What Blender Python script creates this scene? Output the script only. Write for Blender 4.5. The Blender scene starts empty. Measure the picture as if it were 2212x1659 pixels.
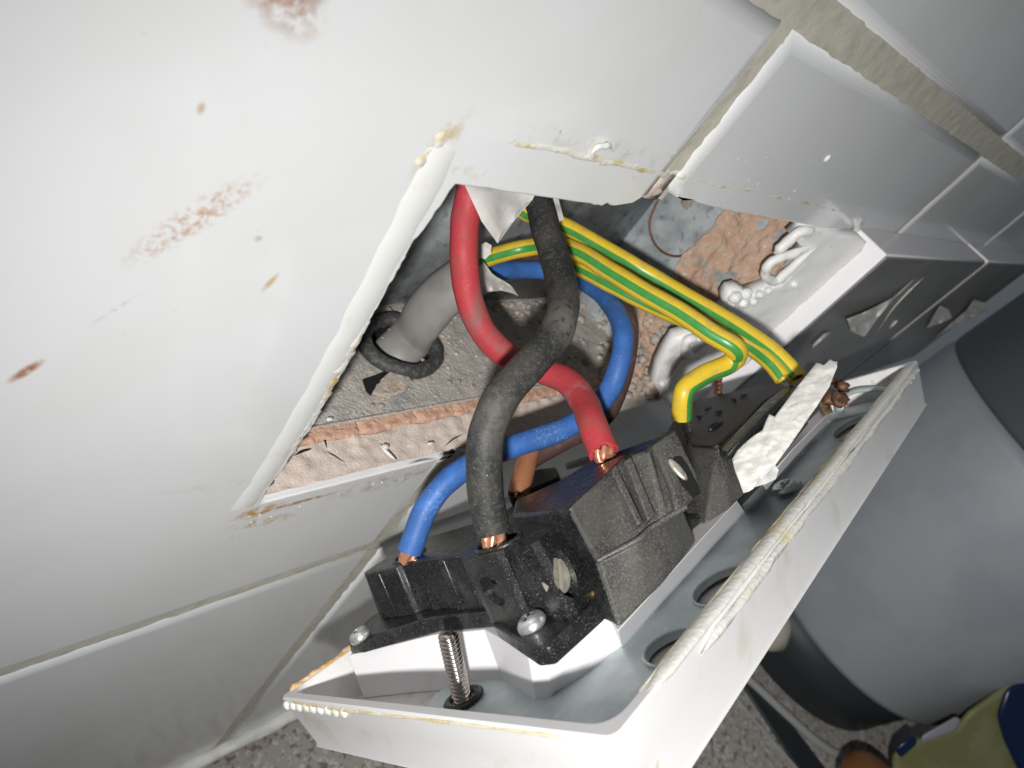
import bpy, bmesh, math, random
from mathutils import Vector, Matrix, noise, geometry
random.seed(7)
S = 0.001                                   # everything below is written in millimetres

# ------------------------------------------------------------------ camera
# wall frame: x right along the wall, y into the wall, z up. camera 55 mm off the tiles
FPX, CXP, CYP = 1445.0, 1106.0, 829.5       # focal length and centre, in pixels of a 2212 px wide picture
_h = Vector((2510 - CXP, 590 - CYP, FPX)).normalized()
_v = Vector((-120 - CXP, 2360 - CYP, FPX)); _v = (_v - _h * _v.dot(_h)).normalized()
_n = _h.cross(_v)
RW = Matrix((_h, _n, -_v))                  # camera axes (right, down, forward) -> wall frame
CAM = Vector((0, -55, 0))
FWD = RW @ Vector((0, 0, 1)); DOWN = RW @ Vector((0, 1, 0)); RIGHT = RW @ Vector((1, 0, 0))
sc = bpy.context.scene
cam_d = bpy.data.cameras.new('camera'); cam = bpy.data.objects.new('camera', cam_d)
sc.collection.objects.link(cam); sc.camera = cam
cm = Matrix((RIGHT, -DOWN, -FWD)).transposed().to_4x4(); cm.translation = CAM * S
cam.matrix_world = cm
cam_d.sensor_width = 36; cam_d.lens = 36 * FPX / 2212
cam_d.clip_start = 0.002; cam_d.clip_end = 20
cam_d.dof.use_dof = True; cam_d.dof.focus_distance = 0.118; cam_d.dof.aperture_fstop = 34
# ------------------------------------------------------------------ light: phone flash and a dim kitchen
w = bpy.data.worlds.new('World'); sc.world = w; w.use_nodes = True
w.node_tree.nodes['Background'].inputs[0].default_value = (0.80, 0.90, 1.0, 1)
w.node_tree.nodes['Background'].inputs[1].default_value = 0.10
ld = bpy.data.lights.new('phone_flash', 'SPOT'); ld.shadow_soft_size = 0.0028; ld.energy = 1.0
ld.spot_size = math.radians(112); ld.spot_blend = 1.0
ld.use_nodes = True; _nt = ld.node_tree; _em = _nt.nodes['Emission']
_lf = _nt.nodes.new('ShaderNodeLightFalloff'); _lf.inputs['Strength'].default_value = 9.0
_em.inputs['Color'].default_value = (1.0, 0.985, 0.96, 1)
_nt.links.new(_lf.outputs['Linear'], _em.inputs['Strength'])
lo = bpy.data.objects.new('phone_flash', ld); sc.collection.objects.link(lo)
LP = CAM - FWD * 36 + DOWN * 17.5 - RIGHT * 5
lo.location = LP * S
aim = (WZ_aim := (RW @ Vector((.14, .10, 1)))).normalized()
lo.rotation_euler = aim.to_track_quat('-Z', 'Y').to_euler()
sc.view_settings.view_transform = 'Standard'; sc.view_settings.look = 'None'
sc.view_settings.exposure = 0.0; sc.view_settings.gamma = 1
sc.cycles.max_bounces = 6

# ------------------------------------------------------------------ survey helpers
def ray(u, v):
    return RW @ Vector(((u - CXP) / FPX, (v - CYP) / FPX, 1))
def WY(u, v, Y=0.0):                         # point of the plane y = Y
    r = ray(u, v); return CAM + r * ((Y - CAM.y) / r.y)
def WZ(u, v, Z):
    r = ray(u, v); return CAM + r * ((Z - CAM.z) / r.z)
def AT(u, v, d):                             # point at depth d in front of the camera
    return CAM + ray(u, v) * d
# frame of the loose switch plate: x short side, y long side, z out of its back
PM = Matrix(((-0.021947632825841668, 0.983283363564021, -0.18075433148770534),
             (-0.3842539519807098, 0.15861411548194843, 0.9095001169637559),
             (0.9229665225784458, 0.08941694083396245, 0.37434931399876675)))
PT = Vector((53.75447929458749, -29.786231554245987, -137.69897776565372))
def L2W(p): return PM @ Vector(p) + PT
def W2L(p): return PM.transposed() @ (Vector(p) - PT)
def LP_(u, v, z):                            # point of the plate frame at height z
    r = PM.transposed() @ ray(u, v); c = W2L(CAM)
    return c + r * ((z - c.z) / r.z)
def LW(u, v, z): return L2W(LP_(u, v, z))
NORM = PM @ Vector((0, 0, 1))

# ------------------------------------------------------------------ materials
def nn(nt, t, **kw):
    n = nt.nodes.new(t)
    for k, v in kw.items(): setattr(n, k, v)
    return n
def mat(name, col, rough=0.5, metal=0.0, spec=0.5, coat=0.0, bumps=(), mixes=(), sss=0.0, trans=0.0, marks=None, rvar=0.0):
    """bumps: (scale per mm, strength, distance mm); mixes: (colour, scale, low, high, detail)"""
    m = bpy.data.materials.new(name); m.use_nodes = True; nt = m.node_tree
    b = nt.nodes['Principled BSDF']; ln = nt.links.new
    b.inputs['Roughness'].default_value = rough; b.inputs['Metallic'].default_value = metal
    b.inputs['Specular IOR Level'].default_value = spec; b.inputs['Coat Weight'].default_value = coat
    b.inputs['Coat Roughness'].default_value = 0.08
    if sss: b.inputs['Subsurface Weight'].default_value = sss; b.inputs['Subsurface Radius'].default_value = (.002, .0015, .001); b.inputs['Subsurface Scale'].default_value = 0.6
    if trans: b.inputs['Transmission Weight'].default_value = trans
    geo = nn(nt, 'ShaderNodeNewGeometry'); mp = nn(nt, 'ShaderNodeMapping', vector_type='POINT')
    mp.inputs['Scale'].default_value = (1000, 1000, 1000); ln(geo.outputs['Position'], mp.inputs[0])
    cur = None; rgb = nn(nt, 'ShaderNodeRGB'); rgb.outputs[0].default_value = (*col, 1); cur = rgb.outputs[0]
    def nz(scale, detail=4, rg=0.55):
        t = nn(nt, 'ShaderNodeTexNoise'); t.inputs['Scale'].default_value = scale
        t.inputs['Detail'].default_value = detail; t.inputs['Roughness'].default_value = rg
        ln(mp.outputs[0], t.inputs[0]); return t.outputs[0]
    def mr(s, a, c, lo=0.0, hi=1.0):
        r = nn(nt, 'ShaderNodeMapRange'); r.inputs[1].default_value = a; r.inputs[2].default_value = c
        r.inputs[3].default_value = lo; r.inputs[4].default_value = hi; ln(s, r.inputs[0]); return r.outputs[0]
    def mix(f, a, c):
        x = nn(nt, 'ShaderNodeMix', data_type='RGBA'); ln(f, x.inputs[0]); ln(a, x.inputs[6])
        if isinstance(c, tuple): x.inputs[7].default_value = (*c, 1)
        else: ln(c, x.inputs[7])
        return x.outputs[2]
    for mx in mixes:
        c2, s, a, c = mx[:4]; cur = mix(mr(nz(s, mx[4] if len(mx) > 4 else 4), a, c), cur, c2)
    if marks:
        # stains that lie on the surface: (centre, half sizes, rotation about y, colour, noise scale, threshold, max)
        for ctr, hs, rot, c2, s, th, mxv in marks:
            k = nn(nt, 'ShaderNodeMapping', vector_type='TEXTURE'); ln(mp.outputs[0], k.inputs[0])
            k.inputs['Location'].default_value = ctr; k.inputs['Rotation'].default_value = (0, math.radians(rot), 0)
            k.inputs['Scale'].default_value = hs
            le = nn(nt, 'ShaderNodeVectorMath', operation='LENGTH'); ln(k.outputs[0], le.inputs[0])
            e = mr(le.outputs['Value'], 0.35, 1.0, 1.0, 0.0)
            n2 = mr(nz(s, 5, .65), th, th + .13, 0.0, 1.0)
            mu = nn(nt, 'ShaderNodeMath', operation='MULTIPLY'); ln(e, mu.inputs[0]); ln(n2, mu.inputs[1])
            m3 = nn(nt, 'ShaderNodeMath', operation='MULTIPLY'); ln(mu.outputs[0], m3.inputs[0]); m3.inputs[1].default_value = mxv
            cur = mix(m3.outputs[0], cur, c2)
    ln(cur, b.inputs['Base Color'])
    if rvar:
        ln(mr(nz(.6, 5), .3, .7, max(rough - rvar, .03), min(rough + rvar, 1)), b.inputs['Roughness'])
    prev = None
    for s, st, d in bumps:
        bp = nn(nt, 'ShaderNodeBump'); bp.inputs['Strength'].default_value = st; bp.inputs['Distance'].default_value = d * S
        ln(nz(s, 5, .6), bp.inputs['Height'])
        if prev: ln(prev, bp.inputs['Normal'])
        prev = bp.outputs[0]
    if prev: ln(prev, b.inputs['Normal'])
    return m

RUST = (.36, .16, .08); YEL = (.62, .45, .14)
tile_marks = [((29.5, 0, -21.5), (6.0, 4, 3.4), 35, (.40, .20, .10), .7, .43, .8), ((31, 0, -20.5), (3.2, 4, 2.0), 20, (.28, .12, .08), .9, .40, .8),
              ((28, 0, -46), (2.3, 4, 9.5), 41, (.52, .28, .15), 1.1, .46, .75),
              ((22.4, 0, -59), (.35, 4, 4.0), 41, (.5, .4, .3), 1.2, .45, .5),
              ((15.2, 0, -68), (.8, 4, 2.6), 41, (.38, .15, .06), .9, .36, .95),
              ((25.9, 0, -33.5), (.45, 4, .8), 0, (.5, .3, .16), .8, .2, .65),
              ((38.9, 0, -55), (.6, 4, 2.0), 22, (.55, .38, .12), .8, .3, .75),
              ((35.4, 0, -48.2), (.6, 4, .6), 0, (.3, .28, .25), 1, .3, .5),
              ((55.5, 0, -117), (6, 4, 2.6), 0, (.55, .30, .05), .4, .40, .95),
              ((64, 0, -117.6), (11, 4, .9), 0, (.42, .22, .05), .5, .40, .95), ((58, 0, -122), (9, 4, 2.2), 10, (.52, .36, .14), .5, .45, .8),
              ((52, 0, -126), (6, 4, 2), 0, (.5, .33, .12), .5, .56, .8),
              ((88, 0, -119), (20, 4, 4), 0, (.42, .38, .24), .35, .46, .6),
              ((53, 0, -33), (2.0, 4, 6), 18, (.60, .47, .2), .5, .44, .75),
              ((48, 0, -104), (16, 4, 1.5), 12, (.55, .5, .36), .3, .5, .45),
              ((85, 0, -29), (32, 4, 2.2), 0, (.52, .49, .38), .35, .50, .5),
              ((60, 0, -36), (5, 4, 1.1), 0, (.62, .52, .22), .6, .5, .6)]
M_tile = mat('glazed_tile', (.80, .81, .82), .22, spec=.5, coat=.35, mixes=[((.74, .74, .72), .02, .45, .75), ((.55, .52, .45), 1.1, .74, .78, 2)],
             bumps=[(.035, .08, .6)], marks=tile_marks)
M_grout = mat('grout', (.60, .575, .485), .85, mixes=[((.49, .47, .385), .35, .45, .7), ((.62, .60, .52), .9, .55, .75)], bumps=[(1.5, .35, .2), (.4, .35, .4)])
M_seal = mat('white_sealant', (.80, .80, .77), .38, spec=.5, mixes=[((.70, .66, .50), .16, .52, .68)], bumps=[(.9, .4, .25)], sss=.15)
M_seal_y = mat('yellowed_sealant', (.79, .78, .72), .5, mixes=[((.62, .47, .18), .22, .50, .64), ((.45, .26, .08), .6, .66, .74)], bumps=[(1.2, .55, .3)])
M_sealw = mat('fresh_sealant', (.86, .86, .84), .42, spec=.4, bumps=[(.45, .18, .3)], sss=.25, mixes=[((.66, .55, .36), .5, .68, .74)])
M_crust = mat('crusty_sealant', (.79, .78, .73), .55, mixes=[((.72, .62, .36), .12, .55, .70), ((.70, .69, .65), .7, .5, .7)], bumps=[(1.0, .5, .4)])
M_steel = mat('galvanised_box', (.35, .39, .405), .5, metal=.2, spec=.5, mixes=[((.50, .54, .555), .12, .42, .62), ((.20, .215, .22), .3, .54, .7), ((.50, .46, .40), .9, .60, .68)], bumps=[(.5, .25, .3)], rvar=.15)
M_dustbox = mat('dusty_box_base', (.50, .465, .42), .9, mixes=[((.38, .36, .34), .16, .45, .65), ((.64, .57, .50), 1.1, .55, .68), ((.33, .34, .345), .08, .58, .68)], bumps=[(1.3, 1, .6), (.3, .4, 1)])
M_brick = mat('raw_brick', (.54, .36, .26), .95, mixes=[((.56, .42, .33), .25, .45, .65), ((.30, .33, .34), .14, .60, .66), ((.36, .22, .15), 1.4, .6, .7), ((.64, .56, .48), .6, .63, .7)], bumps=[(1.1, 1, .7), (3, .5, .2)])
M_orange = mat('orange_brick', (.66, .41, .29), .9, mixes=[((.54, .32, .23), .5, .45, .65), ((.68, .48, .36), 1.2, .55, .7)], bumps=[(.9, 1, .7)])
M_plaster = mat('pink_plaster', (.64, .54, .47), .92, mixes=[((.52, .44, .38), .2, .5, .7), ((.74, .69, .62), 1.4, .58, .7)], bumps=[(1.5, .8, .3), (.3, .5, .7)])
M_mortar = mat('mortar_crumb', (.52, .44, .37), .95, mixes=[((.40, .30, .23), .4, .5, .6), ((.66, .62, .56), 1.0, .55, .66)], bumps=[(1.6, 1, .5)])
def blackp(name, sparkle, rough):
    return mat(name, (.0125, .0135, .0145), rough, spec=.55, mixes=[((.036, .037, .037), .22, .48, .72), ((.22, .22, .20), 4.6, sparkle, sparkle + .08, 2)], bumps=[(4.0, .35, .12)], rvar=.1)
M_black = blackp('black_moulded_plastic', .62, .30)
M_blacks = mat('sparkly_black_plastic', (.034, .034, .034), .45, spec=.5, mixes=[((.085, .083, .076), .12, .36, .56), ((.12, .116, .105), 2.6, .46, .66, 3), ((.42, .40, .36), 5.0, .65, .72, 2)], bumps=[(4.0, .35, .12)])
M_blackg = mat('glossy_black_plastic', (.010, .011, .013), .42, spec=.45, mixes=[((.045, .046, .05), .4, .55, .7)], bumps=[(.6, .25, .3)])
M_white = mat('white_switch_plastic', (.86, .84, .86), .33, spec=.5, mixes=[((.74, .71, .64), .1, .66, .76)], bumps=[(.3, .05, .3)], sss=.1)
M_plate = mat('white_face_plate', (.80, .79, .79), .30, spec=.5, mixes=[((.72, .69, .62), .12, .56, .70), ((.60, .46, .26), .22, .70, .76)], bumps=[(.25, .08, .4)])
M_floor = mat('inside_of_plate', (.66, .64, .62), .5, mixes=[((.52, .48, .42), .3, .55, .7)])
M_strap = mat('galvanised_strap', (.60, .665, .67), .42, metal=.15, mixes=[((.46, .53, .545), .10, .42, .62), ((.60, .66, .66), .6, .58, .72)], bumps=[(1.2, .2, .12)], rvar=.1)
M_screw = mat('zinc_screw', (.70, .72, .71), .30, metal=.75, mixes=[((.42, .44, .43), .8, .5, .7)], bumps=[(1.2, .25, .12)])
M_thread = mat('threaded_steel', (.56, .51, .46), .24, metal=1, mixes=[((.34, .29, .25), .5, .5, .7)])
M_brass = mat('brass', (.44, .30, .13), .45, metal=.7, mixes=[((.26, .17, .09), .8, .5, .7)])
M_tscrew = mat('terminal_screw', (.60, .57, .48), .42, metal=.6, mixes=[((.42, .38, .28), 1.4, .5, .65)], bumps=[(2, .4, .15)])
M_copper = mat('copper_strand', (.86, .45, .29), .3, metal=.7, mixes=[((.55, .24, .13), .8, .5, .7)])
M_oldcu = mat('tarnished_copper', (.20, .095, .06), .5, metal=.5, mixes=[((.42, .22, .13), .9, .55, .7)], bumps=[(1.5, .8, .4)])
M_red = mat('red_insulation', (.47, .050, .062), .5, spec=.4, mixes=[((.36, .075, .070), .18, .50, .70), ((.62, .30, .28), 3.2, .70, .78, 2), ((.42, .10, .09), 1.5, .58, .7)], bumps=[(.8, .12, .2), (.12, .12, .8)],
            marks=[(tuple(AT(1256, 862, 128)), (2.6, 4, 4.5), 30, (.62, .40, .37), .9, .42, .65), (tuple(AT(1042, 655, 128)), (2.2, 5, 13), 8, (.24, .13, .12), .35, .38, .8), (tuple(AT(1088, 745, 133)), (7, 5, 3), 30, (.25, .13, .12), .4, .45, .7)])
M_blue = mat('blue_insulation', (.045, .135, .40), .5, spec=.4, mixes=[((.05, .17, .50), .3, .48, .65), ((.36, .47, .66), 3.0, .68, .75, 2)], bumps=[(.8, .12, .2), (.14, .12, .8)],
             marks=[(tuple(AT(1200, 930, 143)), (9, 6, 2.5), 0, (.30, .36, .46), 1.4, .50, .6), (tuple(AT(930, 1085, 130)), (3, 6, 6), 0, (.22, .33, .55), 1.3, .5, .6)])
M_blackw = mat('dusty_black_insulation', (.024, .026, .028), .55, spec=.35, mixes=[((.060, .056, .049), .10, .40, .62), ((.085, .08, .07), 1.4, .50, .72), ((.20, .18, .14), 4.2, .62, .72, 2), ((.45, .40, .3), 1.6, .74, .78, 2)], bumps=[(1.2, .18, .12), (.12, .15, .9)],
               marks=[(tuple(AT(1205, 715, 110)), (5, 6, 6), 0, (.17, .16, .14), .8, .36, .85), (tuple(AT(1060, 930, 101)), (4, 6, 12), 0, (.11, .105, .095), .5, .40, .8)])
M_brown = mat('brown_insulation', (.075, .042, .038), .45, mixes=[((.12, .075, .07), .5, .55, .75)])  # base colour darkened to stand in for the shadow beside the blue wire
M_ltbrown = mat('tan_brown_insulation', (.30, .125, .062), .45, mixes=[((.24, .10, .05), .5, .5, .7)])
M_grey = mat('grey_cable_sheath', (.27, .26, .245), .45, spec=.4, mixes=[((.22, .21, .20), .15, .5, .7)], bumps=[(.5, .1, .2)])
M_sheathw = mat('pale_grey_sheath', (.56, .54, .51), .5, mixes=[((.46, .44, .41), .3, .5, .7)], bumps=[(.7, .1, .2)])
M_yel = mat('yellow_stripe', (.72, .50, .035), .36, spec=.45, mixes=[((.58, .42, .08), .5, .5, .7), ((.5, .40, .22), 3, .68, .74, 2)])
M_grn = mat('green_stripe', (.055, .27, .055), .34, spec=.5, mixes=[((.09, .30, .08), .5, .5, .7)])
M_rub = mat('rubber_grommet', (.045, .048, .048), .6, mixes=[((.13, .125, .115), .8, .48, .68)], bumps=[(1.6, .5, .25)])
M_flake = mat('dried_sealant_flake', (.70, .69, .66), .6, mixes=[((.60, .58, .52), .4, .5, .7), ((.78, .76, .70), .8, .5, .65)], bumps=[(1.0, .5, .4)], sss=.1)
M_scrap = mat('grubby_scrap', (.74, .72, .67), .6, mixes=[((.45, .40, .36), .4, .58, .68)], bumps=[(.8, .4, .3)])
M_grplate = mat('grey_satin_plate', (.24, .24, .235), .4, metal=.05, spec=.3, mixes=[((.20, .20, .197), .04, .45, .6)], bumps=[(.1, .04, .5)])
M_applg = mat('grey_brushed_body', (.40, .43, .465), .5, metal=.1, mixes=[((.36, .39, .425), .02, .45, .6)])
M_applb = mat('dark_appliance_base', (.028, .036, .04), .5)
M_worktop = mat('speckled_worktop', (.42, .40, .37), .35, spec=.45, mixes=[((.24, .18, .14), .22, .54, .60, 3), ((.60, .58, .55), .35, .56, .62, 3), ((.03, .03, .035), .55, .66, .69, 2)], bumps=[(.3, .03, .3)])
M_cablew = mat('grubby_white_cable', (.40, .40, .39), .4)
M_packy = mat('yellow_green_pack', (.19, .19, .075), .4, mixes=[((.23, .23, .12), .03, .5, .6)])
M_packb = mat('navy_blue_print', (.003, .014, .06), .3)
M_orangep = mat('orange_plastic', (.20, .075, .02), .45)
M_dark = mat('shade_black', (.006, .006, .006), .9)  # near-black colour painted in for the shade inside holes, slots and cracks
M_beige = mat('beige_plastic', (.48, .44, .36), .5)

# ------------------------------------------------------------------ builders
def setp(o, label=None, cat=None, group=None, kind=None):
    if label: o['label'] = label
    if cat: o['category'] = cat
    if group: o['group'] = group
    if kind: o['kind'] = kind
    return o
def thing(name, label, cat, base, group=None):
    o = bpy.data.objects.new(name, None); sc.collection.objects.link(o)
    o.empty_display_size = .01; o.location = Vector(base) * S
    return setp(o, label, cat, group)
def mesh(name, verts, faces, mats, parent=None, smooth=True, base=None, mi=None, bevel=0, seg=2, sub=0, ang=35):
    top = parent
    off = Vector((0, 0, 0))
    while top is not None:
        off += top.location / S; top = top.parent
    if parent is None:
        b = Vector(base) if base is not None else Vector(verts[0]); 
    else: b = Vector((0, 0, 0))
    me = bpy.data.meshes.new(name)
    me.from_pydata([((Vector(v) - off - b) * S)[:] for v in verts], [], faces)
    if not isinstance(mats, (list, tuple)): mats = [mats]
    for m in mats: me.materials.append(m)
    if mi: me.polygons.foreach_set('material_index', mi)
    bm = bmesh.new(); bm.from_mesh(me); bmesh.ops.recalc_face_normals(bm, faces=bm.faces); bm.to_mesh(me); bm.free()
    o = bpy.data.objects.new(name, me); sc.collection.objects.link(o)
    o.parent = parent; o.location = b * S
    if smooth:
        me.polygons.foreach_set('use_smooth', [True] * len(me.polygons))
        if smooth == 'ang' or bevel: me.set_sharp_from_angle(angle=math.radians(ang))
    if bevel:
        bv = o.modifiers.new('bevel', 'BEVEL'); bv.width = bevel * S; bv.segments = seg; bv.limit_method = 'ANGLE'
        bv.angle_limit = math.radians(28); bv.harden_normals = False; bv.use_clamp_overlap = True
        me.polygons.foreach_set('use_smooth', [True] * len(me.polygons))
    me.update()
    return o
def crom(p, per=8, closed=False):
    out = []; n = len(p)
    for i in range(n if closed else n - 1):
        if closed: a, b, c, d = p[(i - 1) % n], p[i], p[(i + 1) % n], p[(i + 2) % n]
        else:
            a = p[i - 1] if i else p[0] + (p[0] - p[1]); b, c = p[i], p[i + 1]
            d = p[i + 2] if i + 2 < n else p[-1] + (p[-1] - p[-2])
        for k in range(per):
            t = k / per
            out.append(.5 * ((2 * b) + (c - a) * t + (2 * a - 5 * b + 4 * c - d) * t * t + (3 * b - a - 3 * c + d) * t ** 3))
    if not closed: out.append(p[-1].copy())
    return out
def tube_data(path, rad, n=16, cap=True, flat=1.0, closed=False, ref=None, rough=0.0, rs=.5, seed=0, roll=None):
    vs, fs = [], []; m = len(path); up = None
    for i, p in enumerate(path):
        a = path[(i - 1) % m] if (closed or i) else path[0]; b = path[(i + 1) % m] if (closed or i < m - 1) else path[-1]
        t = (b - a).normalized()
        if ref is not None:
            r = ref(p) if callable(ref) else ref; up = (r - t * r.dot(t)).normalized()
        elif up is None:
            r = Vector((0, 0, 1)) if abs(t.z) < .9 else Vector((1, 0, 0)); up = (r - t * r.dot(t)).normalized()
        else: up = (up - t * up.dot(t)).normalized()
        sd = t.cross(up); r_ = rad(i / (m - 1)) if callable(rad) else rad
        for k in range(n):
            an = 2 * math.pi * k / n + (roll(i) if roll else 0); d = up * math.cos(an) * flat + sd * math.sin(an)
            q = p + d * r_
            if rough: q += d * r_ * rough * noise.noise(q * rs + Vector((seed * 7.3, 0, 0))) * 2
            vs.append(q)
    for i in range(m if closed else m - 1):
        for k in range(n):
            j = (i + 1) % m
            fs.append((i * n + k, i * n + (k + 1) % n, j * n + (k + 1) % n, j * n + k))
    if cap and not closed:
        fs.append(tuple(range(n))[::-1]); fs.append(tuple((m - 1) * n + k for k in range(n)))
    return vs, fs
def tube(name, path, rad, mats, parent=None, base=None, mi_fn=None, n=16, **kw):
    vs, fs = tube_data(path, rad, n, **kw)
    mi = None
    if mi_fn: mi = [mi_fn(i % n, i // n) if i < n * (len(path) - 1) else 0 for i in range(len(fs))]
    o = mesh(name, vs, fs, mats, parent, True, base, mi)
    o.data.set_sharp_from_angle(angle=math.radians(60))
    return o
def prism(name, lo_, hi_, mats, parent=None, fn=L2W, **kw):
    n = len(lo_); vs = [fn(p) for p in lo_] + [fn(p) for p in hi_]
    fs = [tuple(range(n))[::-1], tuple(range(n, 2 * n))] + [(i, (i + 1) % n, n + (i + 1) % n, n + i) for i in range(n)]
    return mesh(name, vs, fs, mats, parent, **kw)
def box(name, x0, x1, y0, y1, z0, z1, m, parent=None, fn=Vector, **kw):
    return prism(name, [(x0, y0, z0), (x1, y0, z0), (x1, y1, z0), (x0, y1, z0)], [(x0, y0, z1), (x1, y0, z1), (x1, y1, z1), (x0, y1, z1)], m, parent, fn=fn, **kw)
def inside(p, poly):
    c = False; n = len(poly)
    for i in range(n):
        a, b = poly[i], poly[i - 1]
        if (a[1] > p[1]) != (b[1] > p[1]) and p[0] < (b[0] - a[0]) * (p[1] - a[1]) / (b[1] - a[1]) + a[0]: c = not c
    return c
def sheet(poly, holes=(), step=1.0):
    """triangulated flat sheet with interior points: returns 2d verts, faces, boundary loops flag"""
    pts = []; edges = []
    for lp in [poly] + list(holes):
        s = len(pts); pts += [Vector(p) for p in lp]; edges += [(s + i, s + (i + 1) % len(lp)) for i in range(len(lp))]
    xs = [p[0] for p in poly]; ys = [p[1] for p in poly]
    y = min(ys) + step * .5; row = 0
    bp = list(pts)
    while y < max(ys):
        x = min(xs) + step * (.5 if row % 2 else .0)
        while x < max(xs):
            q = Vector((x + random.uniform(-.2, .2) * step, y + random.uniform(-.2, .2) * step))
            if inside(q, poly) and not any(inside(q, h) for h in holes) and min((q - b).length_squared for b in bp) > (step * .5) ** 2: pts.append(q)
            x += step
        y += step * .87; row += 1
    v, e, f, *_ = geometry.delaunay_2d_cdt(pts, edges, [], 0, 1e-6)
    out = []
    for t in f:
        c = (v[t[0]] + v[t[1]] + v[t[2]]) / 3
        if inside(c, poly) and not any(inside(c, h) for h in holes): out.append(tuple(t))
    return v, out
def slab(name, poly, f_top, thick, m, parent=None, holes=(), step=1.0, base=None, smooth='ang', dome=0.0, **kw):
    """a plate of any outline: f_top(x, y) -> (world point, world normal)"""
    v, f = sheet(poly, holes, step); n = len(v)
    from collections import Counter
    ec = Counter(); 
    for t in f:
        for i in range(3): ec[tuple(sorted((t[i], t[(i + 1) % 3])))] += 1
    bset = {k for k, c in ec.items() if c == 1}; bv = {i for e in bset for i in e}
    top, bot = [], []
    for i, p in enumerate(v):
        w_, nr = f_top(p[0], p[1]); d = thick(p[0], p[1]) if callable(thick) else thick
        if i in bv and dome: top.append(w_ - nr * dome)
        else: top.append(w_)
        bot.append(w_ - nr * d)
    fs = [t for t in f] + [tuple(n + i for i in t[::-1]) for t in f]
    for t in f:
        for i in range(3):
            a, b = t[i], t[(i + 1) % 3]
            if tuple(sorted((a, b))) in bset: fs.append((b, a, n + a, n + b))
    return mesh(name, top + bot, fs, m, parent, smooth, base, **kw)
def lathe(prof, n=24):                        # prof: (r, z)
    vs, fs = [], []
    for r, z in prof:
        for k in range(n): a = 2 * math.pi * k / n; vs.append(Vector((r * math.cos(a), r * math.sin(a), z)))
    for i in range(len(prof) - 1):
        for k in range(n): fs.append((i * n + k, i * n + (k + 1) % n, (i + 1) * n + (k + 1) % n, (i + 1) * n + k))
    fs.append(tuple(range(n))[::-1]); fs.append(tuple((len(prof) - 1) * n + k for k in range(n)))
    return vs, fs
def basis(zax, hint=Vector((1, 0, 0))):
    z = zax.normalized(); x = (hint - z * hint.dot(z)).normalized(); y = z.cross(x)
    return Matrix((x, y, z)).transposed()
def cut(o, cutters):
    """subtract solids, given as (verts, faces) in world mm, from object o and keep the result as its mesh"""
    tmp = []
    for vs, fs in cutters:
        c = mesh('cutter', vs, fs, M_dark, None, False, base=(0, 0, 0)); tmp.append(c)
        md = o.modifiers.new('cut', 'BOOLEAN'); md.operation = 'DIFFERENCE'; md.solver = 'EXACT'; md.object = c
    bpy.context.view_layer.update()
    dg = bpy.context.evaluated_depsgraph_get()
    me = bpy.data.meshes.new_from_object(o.evaluated_get(dg)); o.modifiers.clear(); o.data = me
    me.name = o.name
    for c in tmp: bpy.data.objects.remove(c)
    me.polygons.foreach_set('use_smooth', [True] * len(me.polygons)); me.set_sharp_from_angle(angle=math.radians(30))
def cyl(c, ax, r, h, n=20, hint=Vector((1, 0, 0)), rx=None):
    B = basis(ax, hint); vs, fs = lathe([(1, -h / 2), (1, h / 2)], n)
    return [c + B @ Vector((v.x * (rx or r), v.y * r, v.z)) for v in vs], fs
def blob(c, r, seed=0, n=2, rough=.25, sq=(1, 1, 1)):
    bm = bmesh.new(); bmesh.ops.create_icosphere(bm, subdivisions=n, radius=1)
    vs = []
    for v in bm.verts:
        q = v.co * (1 + rough * noise.noise(v.co * 1.7 + Vector((seed * 3.1, seed, 0))))
        vs.append(Vector(c) + Vector((q.x * sq[0], q.y * sq[1], q.z * sq[2])) * r)
    fs = [tuple(x.index for x in f.verts) for f in bm.faces]; bm.free(); return vs, fs
def join(parts):
    V, F = [], []
    for vs, fs in parts:
        s = len(V); V += vs; F += [tuple(s + i for i in f) for f in fs]
    return V, F
def fb(x, y, z, s=1.0, o=3):
    return noise.fractal(Vector((x, y, z)) * s, .8, 2.0, o)

# ------------------------------------------------------------------ THE WALL
wall = thing('tiled_wall', 'white tiled wall with beige grout, cut open around the square metal back box', 'wall', (105, 0, -157))
ZT, ZB = -38.2, -113.3
def tile(outline, notch_flags=None, seed=0):
    n = len(outline); T = 7.0
    vs = [Vector((x, 0, z)) for x, z in outline] + [Vector((x, T, z)) for x, z in outline]
    fs = [tuple(range(n)), tuple(range(n, 2 * n))[::-1]] + [(i, (i + 1) % n, n + (i + 1) % n, n + i) for i in range(n)]
    o = mesh('tile', vs, fs, M_tile, wall, True)
    at = o.data.attributes.new('bevel_weight_edge', 'FLOAT', 'EDGE')
    off = wall.location / S
    for e in o.data.edges:
        a, b = [o.data.vertices[i].co / S + off for i in e.vertices]
        if abs(a.y) < .01 and abs(b.y) < .01:
            cut_edge = (notch_flags and notch_flags(a) and notch_flags(b))
            at.data[e.index].value = .14 if cut_edge else 1.0
    bv = o.modifiers.new('bevel', 'BEVEL'); bv.limit_method = 'WEIGHT'; bv.width = 3.0 * S; bv.segments = 6; bv.profile = .5
    bv.use_clamp_overlap = False
    o.data.set_sharp_from_angle(angle=math.radians(70))
    return o
def rect(x0, x1, z0, z1): return [(x0, z0), (x1, z0), (x1, z1), (x0, z1)]
X0, X1, X2, X3 = (-46, 101.3), (105, 249), (252.4, 397), (400.5, 545)
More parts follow.
